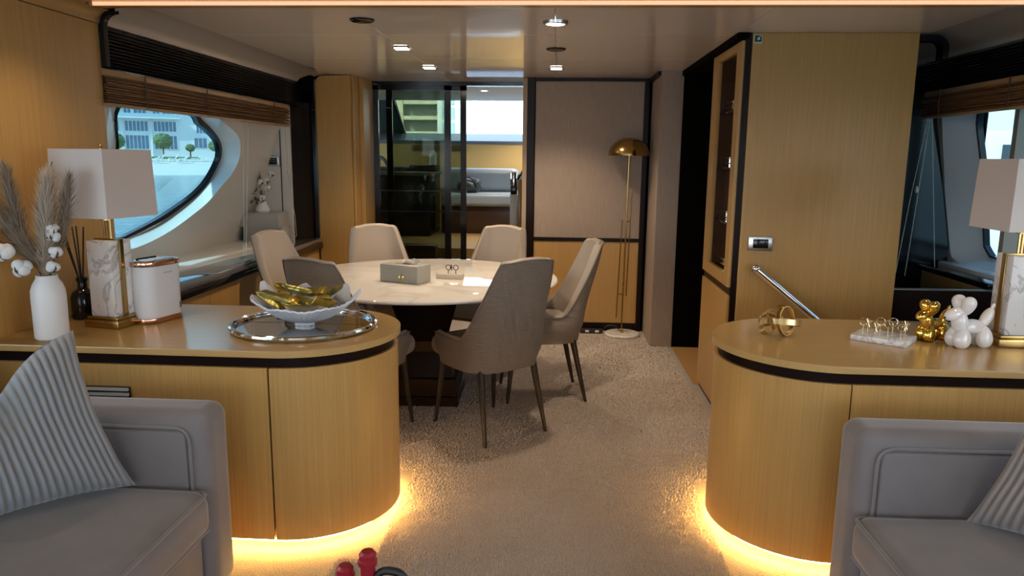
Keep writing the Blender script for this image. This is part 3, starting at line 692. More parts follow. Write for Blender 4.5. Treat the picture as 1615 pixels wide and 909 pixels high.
def make_chair(label):
    t = thing('dining_chair', label, 'chair', (0, 0, 0), 0, 'dining chairs around the round table')
    NT, NZ = 44, 16
    def plan(tt, z, off):
        # U-shaped plan, back at -y; superellipse
        k = smoothstep(.40, .95, z)
        a = .238-.036*k+off; bq = .235+off
        c, s_ = math.cos(tt), math.sin(tt); e = .62
        x = a*math.copysign(abs(s_)**e, s_); y_ = -bq*math.copysign(abs(c)**e, c)
        lean = -.115*smoothstep(.42, 1.0, z)
        bulge = -.10*smoothstep(.47, .36, z)      # tuck in at the bottom
        return Vector((x*(1+bulge*1.1), y_*(1+bulge*1.1)+lean, z))
    tmax = math.radians(118)
    def top(tt):
        a = abs(tt)
        return .925-.012*smoothstep(0, .5, a)-.40*smoothstep(.62, 1.42, a)**.85
    def surf(off, z0fn, ztop=0):
        V = []
        for i in range(NT+1):
            tt = -tmax+2*tmax*i/NT
            for j in range(NZ+1):
                z = z0fn(tt)+(top(tt)+ztop-z0fn(tt))*j/NZ
                V.append(plan(tt, z, off))
        Fq = [(i*(NZ+1)+j, (i+1)*(NZ+1)+j, (i+1)*(NZ+1)+j+1, i*(NZ+1)+j+1) for i in range(NT) for j in range(NZ)]
        return V, Fq
    Vo, Fo = surf(.012, lambda q: .355)
    link('back_cover', mesh_py(Vo, Fo, 'back_cover'), KNIT, t)
    Vi, Fi = surf(-.028, lambda q: .40)
    link('backrest', mesh_py(Vi, Fi, 'backrest'), LEATH, t)
    # rim between inner and outer
    Vr = []; Fr = []
    for i in range(NT+1):
        tt = -tmax+2*tmax*i/NT; z = top(tt); o_, i_ = plan(tt, z, .012), plan(tt, z, -.028); mid = (o_+i_)/2+Vector((0, 0, .012))
        Vr += [o_, mid, i_]
    for i in range(NT):
        for j in range(2): Fr.append((i*3+j, (i+1)*3+j, (i+1)*3+j+1, i*3+j+1))
    # front end caps
    for i in (0, NT):
        tt = -tmax+2*tmax*i/NT; base = len(Vr)
        for j in range(9):
            z = .355+(top(tt)-.355)*j/8; Vr += [plan(tt, z, .012), plan(tt, z, -.028)]
        for j in range(8): Fr.append((base+2*j, base+2*j+1, base+2*j+3, base+2*j+2))
    link('rim', mesh_py(Vr, Fr, 'rim'), LEATH, t)
    B().tube([plan(-tmax+2*tmax*i/NT, top(-tmax+2*tmax*i/NT)+.001, .014) for i in range(NT+1)], .0042, 6).obj('piping', mat('chair_piping', (.17, .14, .12), .5), t)
    b = B(); b.cushion((-.215, -.185, .375), (.215, .265, .475), .045, .018, 12)
    for v in b.bm.verts:
        f = smoothstep(-.05, -.24, v.co.y); v.co.x *= 1-.12*f
        f2 = smoothstep(.15, .28, v.co.y); v.co.x *= 1-.10*f2
    b.obj('seat', LEATH, t)
    b = B(); b.cushion((-.155, -.15, .350), (.155, .22, .385), .012, 0, 8); b.obj('seat_base', KNIT, t)
    for sx_, sy_ in ((-1, -1), (1, -1), (-1, 1), (1, 1)):
        B().tube([(sx_*.165, sy_*.17, .365), (sx_*.178, sy_*.19+(-.02 if sy_ < 0 else 0), .18), (sx_*.192, sy_*.21+(-.04 if sy_ < 0 else 0), 0)], [.0185, .0145, .009], 10).obj('leg', LEGM, t)
    return t
spots = [(-49, .72, 'beige dining chair with its woven back turned to the camera, nearest the aisle'),
         (10, .78, 'beige dining chair on the right of the table, closest to the brass floor lamp'),
         (68, .83, 'beige dining chair behind the table in front of the open doorway'),
         (120, .84, 'beige dining chair behind the table in front of the closed glass door'),
         (163, .90, 'beige dining chair farthest left, next to the window ledge'),
         (-115, .72, 'beige dining chair partly hidden behind the left counter and shell bowl')]
proto = None
for a, r, lab in spots:
    ar = math.radians(a); loc = (TC[0]+r*math.cos(ar)*.86, TC[1]+r*math.sin(ar)*.86, 0); rz = ar+PI/2   # chair front (+y) looks at the table
    if proto is None:
        proto = make_chair(lab); proto.location = loc; proto.rotation_euler = (0, 0, rz)
    else: dup(proto, loc, rz, lab)

tb = thing('tissue_box', 'grey leather tissue box with gold clasp on the marble table', 'tissue box', (-.83, 4.0, TZ), math.radians(-24))
B().box((-.125, -.065, .001), (.125, .065, .098), .004).obj('box_body', mat('grey_leather', (.36, .37, .34), .45), tb)
B().lathe([(.012, 0), (.016, .003), (.012, .006)], (0, 0, 0), 20).obj('clasp', GOLDP, tb)
c = tb.children[-1]; c.rotation_euler = (PI/2, 0, 0); c.location = (.02, -.0655, .035)
B().box((-.055, -.014, .0975), (.055, .014, .0995)).obj('opening', mat('slot_tan', (.30, .19, .11), .7), tb)
b = B(); 
for k in range(3):
    V = [b.bm.verts.new((-.02+.05*i/6+.01*k, -.012+.012*k+.006*math.sin(i*1.3+k), .098+.030*(i/6)*(1 if k != 1 else .7)+.004*math.sin(i*2+k))) for i in range(7)]
    W_ = [b.bm.verts.new((v.co.x+.03, v.co.y+.02, v.co.z-.012)) for v in V]
    for i in range(6): b.bm.faces.new((V[i], V[i+1], W_[i+1], W_[i]))
b.obj('tissue', mat('tissue_paper', (.82, .80, .78), .9), tb)
def ring(bm_, c, r, axis, tr=.0022):
    axis = Vector(axis).normalized(); u = axis.orthogonal().normalized(); v = axis.cross(u)
    bm_.tube([Vector(c)+u*r*math.cos(2*PI*k/20)+v*r*math.sin(2*PI*k/20) for k in range(20)], tr, 6, True)
rh = thing('napkin_ring_stand', 'small pale block with two dark rings beside the tissue box', 'ring stand', (-.60, 4.13, TZ), math.radians(-10))
B().box((-.075, -.03, .0), (.075, .03, .028), .003).obj('block', mat('stand_beige', (.55, .50, .44), .4), rh)
for x_ in (-.01, .035):
    b = B(); b.tube([(x_, 0, .027), (x_, 0, .05)], .0025, 6); ring(b, (x_, 0, .064), .014, (.1, 1, 0)); b.obj('ring', mat('dark_metal', (.07, .06, .05), .3, .8), rh)
b = B(); 
for k in range(4): b.tube([(.008+.012*math.cos(k*PI/4), 0, .064+.018*math.sin(k*PI/4)), (.008-.012*math.cos(k*PI/4), 0, .064-.018*math.sin(k*PI/4))], .0018, 5)
b.obj('ring', mat('dark_metal', (.07, .06, .05), .3, .8), rh)

# ---- floor lamp
fl = thing('floor_lamp', 'brass mushroom floor lamp with slim rods on a white marble disc', 'floor lamp', (.545, 5.85, 0))
B().lathe([(0, 0), (.135, 0), (.14, .006), (.14, .016), (.134, .022), (0, .022)], seg=40).obj('base', MARB, fl)
B().tube([(-.008, 0, .02), (0, 0, .9), (.006, 0, 1.50)], .0065, 10).obj('pole', BRASS, fl)
B().tube([(-.052, 0, .14), (-.032, 0, .93)], .0045, 8).obj('rod', BRASS, fl)
B().tube([(.020, 0, .32), (.036, 0, 1.16)], .0045, 8).obj('rod', BRASS, fl)
B().tube([(-.004, 0, .915), (.030, 0, .917)], .006, 8).obj('clip', BRASS, fl)
B().tube([(-.046, 0, .335), (0, 0, .335)], .006, 8).obj('clip', BRASS, fl)
B().tube([(0, 0, .02), (0, 0, .045)], .012, 10).obj('socket_foot', BRASS, fl)
b = B(); pr = [(.158*math.sin(a), 1.425+.138*math.cos(a)) for a in [PI/2*i/14 for i in range(15)]]
b.lathe(pr+[(.154, 1.425)]+[(.154*math.sin(a), 1.425+.134*math.cos(a)) for a in [PI/2*(14-i)/14 for i in range(15)]], seg=48)
b.obj('shade', mat('shade_brass', (.50, .33, .11), .20, 1), fl)
fc = thing('power_strip', 'black power strip with plugs on the carpet beside the floor lamp', 'power strip', (.30, 5.90, 0))
B().box((-.09, -.03, .0), (.09, .03, .035), .005).obj('housing', BLACKM, fc)
for k in range(2): B().box((-.05+k*.08, -.034, .012), (-.02+k*.08, -.028, .03), .002).obj('plug', WHITEP, fc)
B().tube(spline([(.09, 0, .02), (.12, -.01, .06), (.18, -.02, .07), (.23, -.04, .03)], 6), .004, 6).obj('cable', BLACKM, fc)

# ================================================================== SOFAS
def sofa(side, xf, ah, label):
    """side -1: left sofa looking to +x. built for the left side and mirrored"""
    t = thing('sofa', label, 'sofa', (side*1.5, 1.0, 0))
    s = side
    def X(a, b_): return (min(s*a, s*b_), max(s*a, s*b_))
    def cush(name, x0, x1, y0, y1, z0, z1, r, puff=0, n=12, m_=VELV):
        xa, xb = X(x0, x1); return B().cushion((xa, y0, z0), (xb, y1, z1), r, puff, n).obj(name, m_, t, True, True, 60)
    cush('arm', xf, 2.2, 2.04, 2.20, .03, ah, .045)
    ip = cush('arm_panel', xf+.06, 1.98, 2.030, 2.07, .10, ah-.052, .012)
    pts = [(s*(xf+.052), 2.034, .10), (s*(xf+.052), 2.034, ah-.045), (s*1.95, 2.034, ah-.045)]
    B().tube(rpoly(pts, .05), .006, 6).obj('piping', VELV, ip, True, True)
    cush('front_rail', xf+.03, 2.2, -.1, 2.045, .05, .285, .03)
    for k, (a, e) in enumerate(((1.0, 2.03), (-.1, .99))):
        c = cush('seat_cushion', xf-.012, 1.85, a, e, .27, .412, .045, .03, 16)
        for z in (.405,):
            P = [(s*(xf+.01), a+.02, z), (s*(xf+.01), e-.02, z), (s*1.8, e-.02, z+.008)]
            P = [(s*(xf-.002), a+.03, z-.008), (s*(xf-.002), e-.010, z-.008), (s*1.8, e-.010, z-.004)]
            B().tube(rpoly(P, .03), .0065, 6).obj('piping', VELV, c, True, True)
        P = [(s*(xf-.004), a+.03, .29), (s*(xf-.004), e-.03, .29)]
        B().tube(P, .0065, 6).obj('piping', VELV, c, True, True)
    cush('backrest', 1.80, 2.24, -.1, 2.05, .25, .74, .07)
    cush('back_cushion', 1.64, 1.86, 1.0, 2.0, .40, .72, .07, 0)
    for yy in (.0, 2.12):
        for xx in (xf+.08, 2.1): B().lathe([(0, 0), (.018, 0), (.022, .04), (0, .04)], (s*xx, yy, 0), 12).obj('foot', BLACKM, t, True, True)
    return t
sofa(-1, 1.03, .640, 'grey velvet sofa at the left counter with a striped pillow')
sofa(1, .868, .648, 'grey velvet sofa at the right counter')
PILL = mat('striped_velvet_pillow', (.42, .44, .47), .7, sheen=.4)
nt = PILL.node_tree; at = nt.nodes.new('ShaderNodeVertexColor'); at.layer_name = 'fabric'; nt.links.new(at.outputs[0], nt.nodes['Principled BSDF'].inputs['Base Color'])
def pillow(label, c, ux, uz, w_, h_, th, chop, ribs, cols):
    """ux: along width, uz: up the pillow"""
    ux = Vector(ux).normalized(); uz = Vector(uz).normalized(); un = ux.cross(uz).normalized(); c = Vector(c)
    NU, NV = ribs*6, 44; V, Fq, col = [], [], []
    for side in (1, -1):
        for j in range(NV+1):
            v = -1+2*j/NV
            for i in range(NU+1):
                u = -1+2*i/NU
                edge = max(0, (1-u**4))*max(0, (1-v**4))
                t_ = th*.5*(edge**.55)
                # pulled-in edges between pointed corners
                uu = u*(1-.13*(1-v*v)); vv = v*(1-.10*(1-u*u))
                ph = (u+1)/2*ribs*2*PI; rb = .5+.5*math.cos(ph)
                t2 = t_+(.010*rb**.6*min(1, edge*4+.12))
                dip = chop*math.exp(-abs((u-.02)/.42)**1.4)*smoothstep(-.5, 1.0, v)
                wr = .011*noise.noise(Vector((u*2.2, v*2.2, side*3.1)))
                V.append(c+ux*(uu*w_/2)+uz*(vv*h_/2-dip)+un*side*(t2+wr)*(1-.35*dip/max(chop, 1e-6) if chop else 1)+un*(-.02*v*v))
                k = smoothstep(.12, .42, rb); col.append(tuple(cols[0][q]*(1-k)+cols[1][q]*k for q in range(3)))
    n1 = (NU+1)*(NV+1)
    for s_ in (0, 1):
        for j in range(NV):
            for i in range(NU):
                a = s_*n1+j*(NU+1)+i; Fq.append((a, a+1, a+NU+2, a+NU+1) if s_ == 0 else (a, a+NU+1, a+NU+2, a+1))
    rimv = [(0, i) for i in range(NU+1)]
    for i in range(NU):
        for j in (0, NV): a = j*(NU+1)+i; Fq.append((a, a+1, n1+a+1, n1+a))
    for j in range(NV):
        for i in (0, NU): a = j*(NU+1)+i; Fq.append((a, a+NU+1, n1+a+NU+1, n1+a))
    me = mesh_py([tuple(v) for v in V], Fq, 'throw_pillow')
    ca = me.color_attributes.new('fabric', 'FLOAT_COLOR', 'POINT')
    for i, q in enumerate(col): ca.data[i].color = (*q, 1)
    bmx = bmesh.new(); bmx.from_mesh(me); bmesh.ops.recalc_face_normals(bmx, faces=bmx.faces); bmx.to_mesh(me); bmx.free()
    o = link('throw_pillow', me, PILL, None, True, False, 80)
    return tag(o, label, 'pillow', 'striped throw pillows')
pillow('blue grey striped velvet pillow on the left sofa', (-1.475, 1.80, .665), (.65, .76, 0), (-.32, .03, .94), .52, .50, .15, .15, 25, ((.22, .20, .18), (.27, .30, .335)))
pillow('pinkish grey striped pillow at the right edge on the right sofa', (1.39, 1.80, .645), (.66, -.75, 0), (.34, .03, .94), .50, .48, .14, .06, 22, ((.22, .19, .175), (.32, .29, .285)))

# coffee table with wine bottles, right at the lower edge of the picture
ct = thing('coffee_table', 'low dark coffee table carrying the red capped bottles', 'table', (-.35, 1.15, 0))
B().box((-.45, -.35, .34), (.45, .28, .372), .006).obj('tabletop', WENGE, ct)
for sx_ in (-1, 1):
    for y_ in (-.3, .23): B().tube([(sx_*.4, y_, 0), (sx_*.4, y_, .34)], .02, 10).obj('leg', BLACKM, ct)
def bottle(loc, h, label):
    t = thing('wine_bottle', label, 'bottle', loc, 0, 'red capped bottles')
    s = h/.27
    B().lathe([(0, 0), (.036, 0), (.038, .01), (.038, .15*s), (.030, .18*s), (.0145, .205*s), (.0135, .215*s), (0, .215*s)], seg=24).obj('bottle_body', mat('bottle_red', (.20, .02, .025), .15), t)
    B().lathe([(.0142, .20*s), (.0142, h-.030), (.0185, h-.028), (.0185, h-.018), (.0165, h-.016), (.0165, h-.006), (.012, h), (0, h)], seg=24).obj('capsule', RED, t)
bottle((-.352, 1.302, .372), .275, 'wine bottle with red capsule standing on the coffee table, the taller one'); bottle((-.397, 1.302, .372), .243, 'wine bottle with red capsule on the coffee table, the shorter one at left')
bk = thing('wicker_handle', 'black coiled handle beside the red capped bottles', 'basket', (-.315, 1.30, .372))
B().tube(spline([(-.03, 0, 0), (-.028, 0, .18), (-.015, 0, .228), (.01, 0, .236), (.035, 0, .222), (.045, 0, .17), (.048, 0, 0)], 6), .008, 8).obj('handle', BLACKM, bk)

# ================================================================== LEFT COUNTER OBJECTS
CT = .7465
def table_lamp(loc, rz, label):
    t = thing('table_lamp', label, 'table lamp', loc, rz, 'marble table lamps with square shades')
    B().box((-.078, -.068, .0), (.078, .068, .030), .003).obj('base_plate', BRASS, t)
    B().box((-.070, -.06, .030), (.070, .06, .042), .003).obj('base_plate', BRASS, t)
    for s_ in (-1, 1): B().box((-.055, s_*.012 if s_ > 0 else -.052, .042), (.055, .052 if s_ > 0 else -.012, .330), .003).obj('marble_block', MARB, t)
    B().box((-.058, -.012, .042), (.058, .012, .335), .001).obj('brass_plate', BRASS, t)
    b = B()
    for k in range(3): b.tube([(-.012+.012*k, 0, .33), (-.012+.012*k, 0, .44)], .0055, 8)
    b.obj('stem', GOLD, t)
    B().lathe([(0, .405), (.024, .405), (.024, .42), (0, .42)], seg=16).obj('socket', GOLD, t)
    b = B(); lo, hi = [], []
    for (x, y_) in ((-1, -1), (1, -1), (1, 1), (-1, 1)): lo.append((x*.126, y_*.126)); hi.append((x*.119, y_*.119))
    sh = B(); z0, z1 = .420, .668
    for inset, flip in ((0, False), (.003, True)):
        A = [sh.bm.verts.new((x*(1-inset/.12), y_*(1-inset/.12), z0)) for x, y_ in lo]; D = [sh.bm.verts.new((x*(1-inset/.12), y_*(1-inset/.12), z1)) for x, y_ in hi]
        for k in range(4): sh.bm.faces.new((A[k], A[(k+1) % 4], D[(k+1) % 4], D[k]))
        if not flip: A0, D0 = A, D
        else:
            for k in range(4): sh.bm.faces.new((A0[k], A0[(k+1) % 4], A[(k+1) % 4], A[k])); sh.bm.faces.new((D0[k], D0[(k+1) % 4], D[(k+1) % 4], D[k]))
    s_ = sh.obj('lamp_shade', SHADE, t, False)
    b = B(); b.tube([(-.113, 0, .655), (.113, 0, .655)], .003, 6).tube([(0, -.113, .655), (0, .113, .655)], .003, 6).tube([(0, 0, .42), (0, 0, .675)], .004, 6); b.obj('spider', BRASS, t)
    B().ball((0, 0, .68), .008, seg=10).obj('finial', BRASS, t)
    return t
L1 = table_lamp((-1.700, 2.70, CT), math.radians(-12), 'table lamp with square white shade and marble base on the left counter')
table_lamp((1.672, 2.75, CT), math.radians(0), 'table lamp with square pinkish shade at the right edge of the picture')
# white vase
tag(B().lathe([(0, 0), (.050, 0), (.055, .006), (.0555, .15), (.054, .175), (.046, .198), (.037, .212), (.034, .222), (.035, .228), (.031, .228), (.030, .215), (.03, .10), (0, .10)], seg=40).obj('white_vase', CERAM), 'white ceramic bottle vase holding pampas grass on the left counter', 'vase').location = (-1.795, 2.475, CT)
VP = Vector((-1.795, 2.475, CT+.215))
def plume(tip, mid, width, nf, seed, label, m_, length=.30, group='dried plumes in the white vase', base=None, fl=.05):
    rnd = random.Random(seed); base = base or VP
    t = thing('pampas_plume', label, 'dried plant', tuple(base), 0, group)
    P = spline([base+Vector((0, 0, -.10)), base+Vector((0, 0, .02)), Vector(mid), Vector(tip)], 14)
    B().tube(P, [.0022*(1-.6*i/len(P)) for i in range(len(P))], 5).obj('stem', PAMPD, t, True, True)
    cum = [0]
    for a, b_ in zip(P, P[1:]): cum.append(cum[-1]+(b_-a).length)
    tot = cum[-1]; vs, fs = [], []
    for k in range(nf):
        f = rnd.random()**.85; s_ = tot-length*f*1.02
        i = max(0, min(len(P)-2, next((q for q in range(len(cum)) if cum[q] > s_), len(cum)-1)-1)); p = P[i].lerp(P[i+1], .5)
        d = (P[i+1]-P[i]).normalized(); o = d.orthogonal().normalized(); o = Quaternion(d, rnd.uniform(0, 2*PI)) @ o
        prof_ = .35+.65*math.sin(PI*min(1, (f*.80+.08)))**.7
        Lf = fl*rnd.uniform(.7, 1.3); out = width*prof_*rnd.uniform(.05, 1.0)**1.3*(1.5 if rnd.random() < .06 else 1)
        q1 = p+o*out*.7+d*Lf*.55; q2 = p+o*out+d*Lf*1.1-Vector((0, 0, 1))*rnd.uniform(0, .012)
        sd_ = d.cross(o)*rnd.uniform(.0005, .0012); n_ = len(vs)
        vs += [p-sd_*.4, p+sd_*.4, q1-sd_, q1+sd_, q2]; fs += [(n_, n_+1, n_+3, n_+2), (n_+2, n_+3, n_+4)]
    o_ = tag(link('plume', mesh_py([tuple(v) for v in vs], fs, 'plume'), m_, t, False, True), kind='stuff')
    return t
plume((-1.745, 2.46, 1.31), (-1.77, 2.46, 1.10), .060, 7000, 1, 'thick pale pampas plume in the middle of the white vase', PAMP, .345)
plume((-1.885, 2.45, 1.325), (-1.86, 2.46, 1.12), .05, 3200, 2, 'tall grey brown pampas plume on the left of the white vase', PAMPD, .33)
plume((-1.905, 2.41, 1.215), (-1.86, 2.45, 1.08), .045, 2400, 3, 'lower dark pampas plume leaning left out of the white vase', PAMPD, .26)
plume((-1.70, 2.50, 1.30), (-1.74, 2.49, 1.10), .042, 1700, 4, 'thin brown pampas plume in front of the lamp shade', PAMPD, .28)
def cotton(path, bolls, label, group='cotton stems in the white vase', r=.017, base=None):
    t = thing('cotton_stem', label, 'dried plant', tuple(base or VP), 0, group)
    B().tube(spline(path, 8), .0018, 5).obj('stem', TWIG, t, True, True)
    rnd = random.Random(len(label))
    for p in bolls:
        b = B(); p = Vector(p)
        for k in range(5):
            a = 2*PI*k/5+rnd.random(); b.ball(p+Vector((r*.5*math.cos(a), r*.5*math.sin(a)*.8, r*.4*math.sin(a*1.7))), r*.72, seg=12)
        q = b.obj('cotton_boll', COTT, t, True, True)
        b = B()
        for k in range(4):
            a = 2*PI*k/4+rnd.random(); d = Vector((math.cos(a), math.sin(a), .3)); b.tube([p-Vector((0, 0, r*.9)), p+d*r*1.0-Vector((0, 0, r*.5)), p+d*r*1.15], [.003, .004, .0008], 5)
        b.obj('husk', TWIG, q, True, True)
cotton([VP+Vector((0, 0, -.1)), VP+Vector((-.02, -.01, .03)), (-1.87, 2.42, 1.08), (-1.93, 2.38, 1.12)], [(-1.905, 2.36, 1.115), (-1.915, 2.37, 1.075), (-1.868, 2.38, 1.065), (-1.828, 2.40, 1.008)], 'cotton stem with large white bolls leaning left out of the white vase', r=.029)
cotton([VP+Vector((0, 0, -.1)), VP+Vector((.02, 0, .03)), (-1.73, 2.47, 1.10)], [(-1.738, 2.45, 1.115), (-1.728, 2.44, 1.06), (-1.735, 2.43, 1.01), (-1.74, 2.45, 1.135)], 'upright cotton stem with small bolls on the right of the white vase', r=.020)
tw = thing('bare_twig', 'thin bare twig rising above the pampas plumes', 'dried plant', tuple(VP))
b = B(); b.tube(spline([VP+Vector((0, .01, -.1)), VP+Vector((.01, .01, .1)), (-1.765, 2.49, 1.30), (-1.745, 2.49, 1.37)], 8), [.0016]*25, 5)
b.tube([(-1.765, 2.49, 1.30), (-1.735, 2.49, 1.318)], .0012, 4); b.obj('twig', TWIG, tw, True, True)
gd = thing('green_sprig', 'small yellow green sprig at the left of the white vase', 'dried plant', tuple(VP))
rnd = random.Random(5); b = B()
for k in range(46):
    p = VP.lerp(Vector((-1.925, 2.42, 1.16)), rnd.uniform(.25, 1)); d = Vector((rnd.uniform(-1, 1), rnd.uniform(-1, .4), rnd.uniform(-.3, 1))).normalized(); b.tube([p, p+d*.02], [.0018, .0004], 4)
b.tube([VP, (-1.925, 2.42, 1.16)], .0014, 5); b.obj('sprig', mat('sprig_green', (.34, .29, .08), .8), gd, True, True)
# reed diffuser
rd = thing('reed_diffuser', 'black glass reed diffuser behind the table lamp', 'diffuser', (-1.885, 2.80, CT))
B().lathe([(0, 0), (.044, 0), (.047, .01), (.047, .085), (.040, .105), (.021, .118), (.018, .125), (.018, .150), (.022, .152), (.022, .165), (0, .165)], seg=28).obj('bottle', mat('black_glass', (.006, .006, .008), .08), rd)
for k, (dx, dy, l) in enumerate(((-.055, .0, .19), (-.035, .02, .21), (-.005, 0, .215), (.012, .02, .21), (.03, -.01, .20), (-.045, -.02, .17))):
    B().tube([(dx*.1, dy*.1, .13), (dx, dy, .155+l)], .0028, 6).obj('reed', BLACKM, rd)
# small appliance
ap = thing('countertop_appliance', 'white rounded appliance with rose gold bands on the left counter', 'appliance', (-1.585, 2.81, CT), math.radians(74))
def stad(l, r, n=14): return [(l+r*math.cos(a), r*math.sin(a)) for a in [-PI/2+PI*i/n for i in range(n+1)]]+[(-l+r*math.cos(a), r*math.sin(a)) for a in [PI/2+PI*i/n for i in range(n+1)]]
B().prism(stad(.046, .053), .018, .222).obj('body', WHITEP, ap)
B().prism(stad(.047, .055), 0.0, .020, .003).obj('base_band', ROSE, ap)
B().prism(stad(.0465, .0545), .222, .242, .003).obj('top_band', ROSE, ap)
B().prism(stad(.042, .046), .2415, .2435).obj('top_plate', mat('appliance_top', (.12, .10, .10), .1), ap)
for k in range(3): B().prism([(x*.28-.048+.048*k, y_*.55-.008) for x, y_ in stad(.04, .05)], .2435, .2465, .001).obj('button', WHITEP, ap)
for k in range(9): B().box((-.05+.011*k, .036, .2435), (-.044+.011*k, .044, .249)).obj('grille_rib', BLACKM, ap)
for k in range(7): B().box((-.012+.0065*k, -.0542, .190+(k % 3)*.001), (-.0085+.0065*k, -.0528, .196+(k % 2)*.001)).obj('faint_mark', mat('faint_print', (.45, .43, .43), .5), ap)
B().box((.062, -.0515, .04), (.070, -.0475, .066)).obj('label_mark', mat('dark_print', (.12, .12, .13), .5), ap)

# tray, shell bowl, wrapped bars
ty = thing('mirror_tray', 'round mirrored tray with chrome rim under the shell bowl', 'tray', (-.97, 2.752, CT))
B().lathe([(0, .0), (.262, .0), (.262, .006), (0, .006)], seg=72).obj('mirror_plate', MIRR, ty)
b = B(); b.tube([(.268*math.cos(2*PI*k/80), .268*math.sin(2*PI*k/80), .012) for k in range(80)], .0115, 10, True); b.obj('rim', CHROME, ty)
b = B(); b.lathe([(.2565, .004), (.258, .018), (.262, .018), (.262, .004)], seg=72); b.obj('rim_wall', CHROME, ty)
b = B(); b.box((-.24, .02, .0062), (.24, .0225, .0066)); b.obj('joint_line', BLACKM, ty, False)
sb = thing('shell_bowl', 'white clam shell bowl filled with gold wrapped bars on the mirrored tray', 'bowl', (-.965, 2.74, CT+.0062), math.radians(4))
NT, NR = 120, 18; V, Fq = [], []
def shellp(th, r, off=0):
    c, s_ = math.cos(th), math.sin(th)
    lob = .5+.5*math.cos(th*7+.6); rim_ = r**3
    ax = .185+.018*lob*rim_+.02*max(0, c)**3; ay = .115+.012*lob*rim_
    z = .014+.060*r**1.6+.070*lob*rim_*(.18+.82*smoothstep(-.45, .4, s_))+.034*abs(c)**4*rim_
    rr = r*(1-.06*rim_*(1-lob))
    rib = .0022*math.sin(th*42)*smoothstep(.25, .8, r)
    return Vector((ax*rr*c, ay*rr*s_, z-off+rib))
for side in (0, 1):
    for j in range(NR+1):
        for i in range(NT):
            r = max(.02, j/NR); p = shellp(2*PI*i/NT, r, .007*side); V.append(p)
n1 = (NR+1)*NT
for s_ in (0, 1):
    for j in range(NR):
        for i in range(NT):
            a = s_*n1+j*NT+i; b_ = s_*n1+j*NT+(i+1) % NT; Fq.append((a, b_, b_+NT, a+NT))
for i in range(NT):
    a = NR*NT+i; b_ = NR*NT+(i+1) % NT; Fq.append((a, b_, b_+n1, a+n1))
link('shell', mesh_py([tuple(v) for v in V], Fq, 'shell'), mat('shell_white', (.72, .74, .78), .45), sb)
b = B(); b.lathe([(.0, .0), (.036, .0), (.038, .004), (.036, .010), (.036, .016), (0, .020)], seg=60, sy=.62)
for v in b.bm.verts:
    a = math.atan2(v.co.y, v.co.x); k = 1+.07*math.cos(a*9)*(1-v.co.z/.05); v.co.x *= k; v.co.y *= k
b.obj('foot', mat('shell_white', (.72, .74, .78), .45), sb)
def bar(loc, rot, l, m_, label):
    b = B(); NX = 16; W2, H2 = .0175, .0115; rings = []; rnd = random.Random(int(loc[0]*1e4))
    for i in range(NX+1):
        u = -1+2*i/NX; e = smoothstep(1.0, .78, abs(u)); hh = .0012+(H2-.0012)*e; ww = W2*(1+.08*(1-e))
        ring_ = []
        for k in range(12):
            a = 2*PI*k/12; ring_.append(b.bm.verts.new((u*l/2, ww*math.copysign(abs(math.cos(a))**.5, math.cos(a))+rnd.uniform(-.0008, .0008), hh*math.copysign(abs(math.sin(a))**.5, math.sin(a))+rnd.uniform(-.0007, .0007))))
        rings.append(ring_)
    for A, D in zip(rings, rings[1:]):
        for k in range(12): b.bm.faces.new((A[k], A[(k+1) % 12], D[(k+1) % 12], D[k]))
    b.bm.faces.new(rings[0]); b.bm.faces.new(rings[-1][::-1])
    o = b.obj('wrapped_bar', m_); o.location = loc; o.rotation_euler = rot
    return tag(o, label, 'snack bar', 'gold wrapped bars in the shell bowl')
S0 = Vector((-.965, 2.74, CT+.006))
FOIL2 = mat('gold_foil_olive', (.42, .36, .10), .30, .8, grain=(.16, .15, .04), ns=26, nd=3, bump=.8, bd=.004)
blist = [((-.105, -.02, .108), (.15, .25, -.45), FOIL, 'leftmost gold wrapped bar in the shell bowl, leaning on the rim'), ((-.075, -.045, .112), (.1, .15, -.5), FOIL2, 'olive gold bar at the left front of the shell bowl'), ((-.045, -.03, .120), (.2, .10, -.55), FOIL, 'gold bar lying on top at the left of the shell bowl'),
 ((-.02, .02, .122), (-.1, .1, -.6), FOIL2, 'olive gold bar lying on top in the middle of the shell bowl'), ((.015, -.03, .112), (.25, .05, -.7), FOIL2, 'olive gold bar at the front middle of the shell bowl'), ((.04, .02, .120), (.3, -.1, -.9), FOIL, 'gold bar right of the middle of the shell bowl'),
 ((.075, .0, .116), (.35, -.15, -1.1), FOIL, 'gold bar at the right of the shell bowl'), ((.10, .03, .122), (.3, -.25, -1.3), FOIL2, 'rightmost olive gold bar in the shell bowl'), ((.09, -.03, .108), (.5, -.2, -1.9), FOIL, 'gold bar crossing at the right front of the shell bowl'),
 ((-.06, .05, .118), (-.2, .15, -.2), FOIL, 'gold bar at the back left of the shell bowl'), ((-.0, -.005, .096), (.0, 0, .2), FOIL, 'gold bar buried under the others in the shell bowl')]
for k, (p, r_, m_, lab) in enumerate(blist): bar(tuple(S0+Vector((p[0]*1.1, p[1]*1.3-.012, p[2]+(.012 if k % 2 else -.006)))), (r_[0]+.5*(k % 3-1), r_[1]*1.5, r_[2]+.35*(k % 2)), .135, m_, lab)

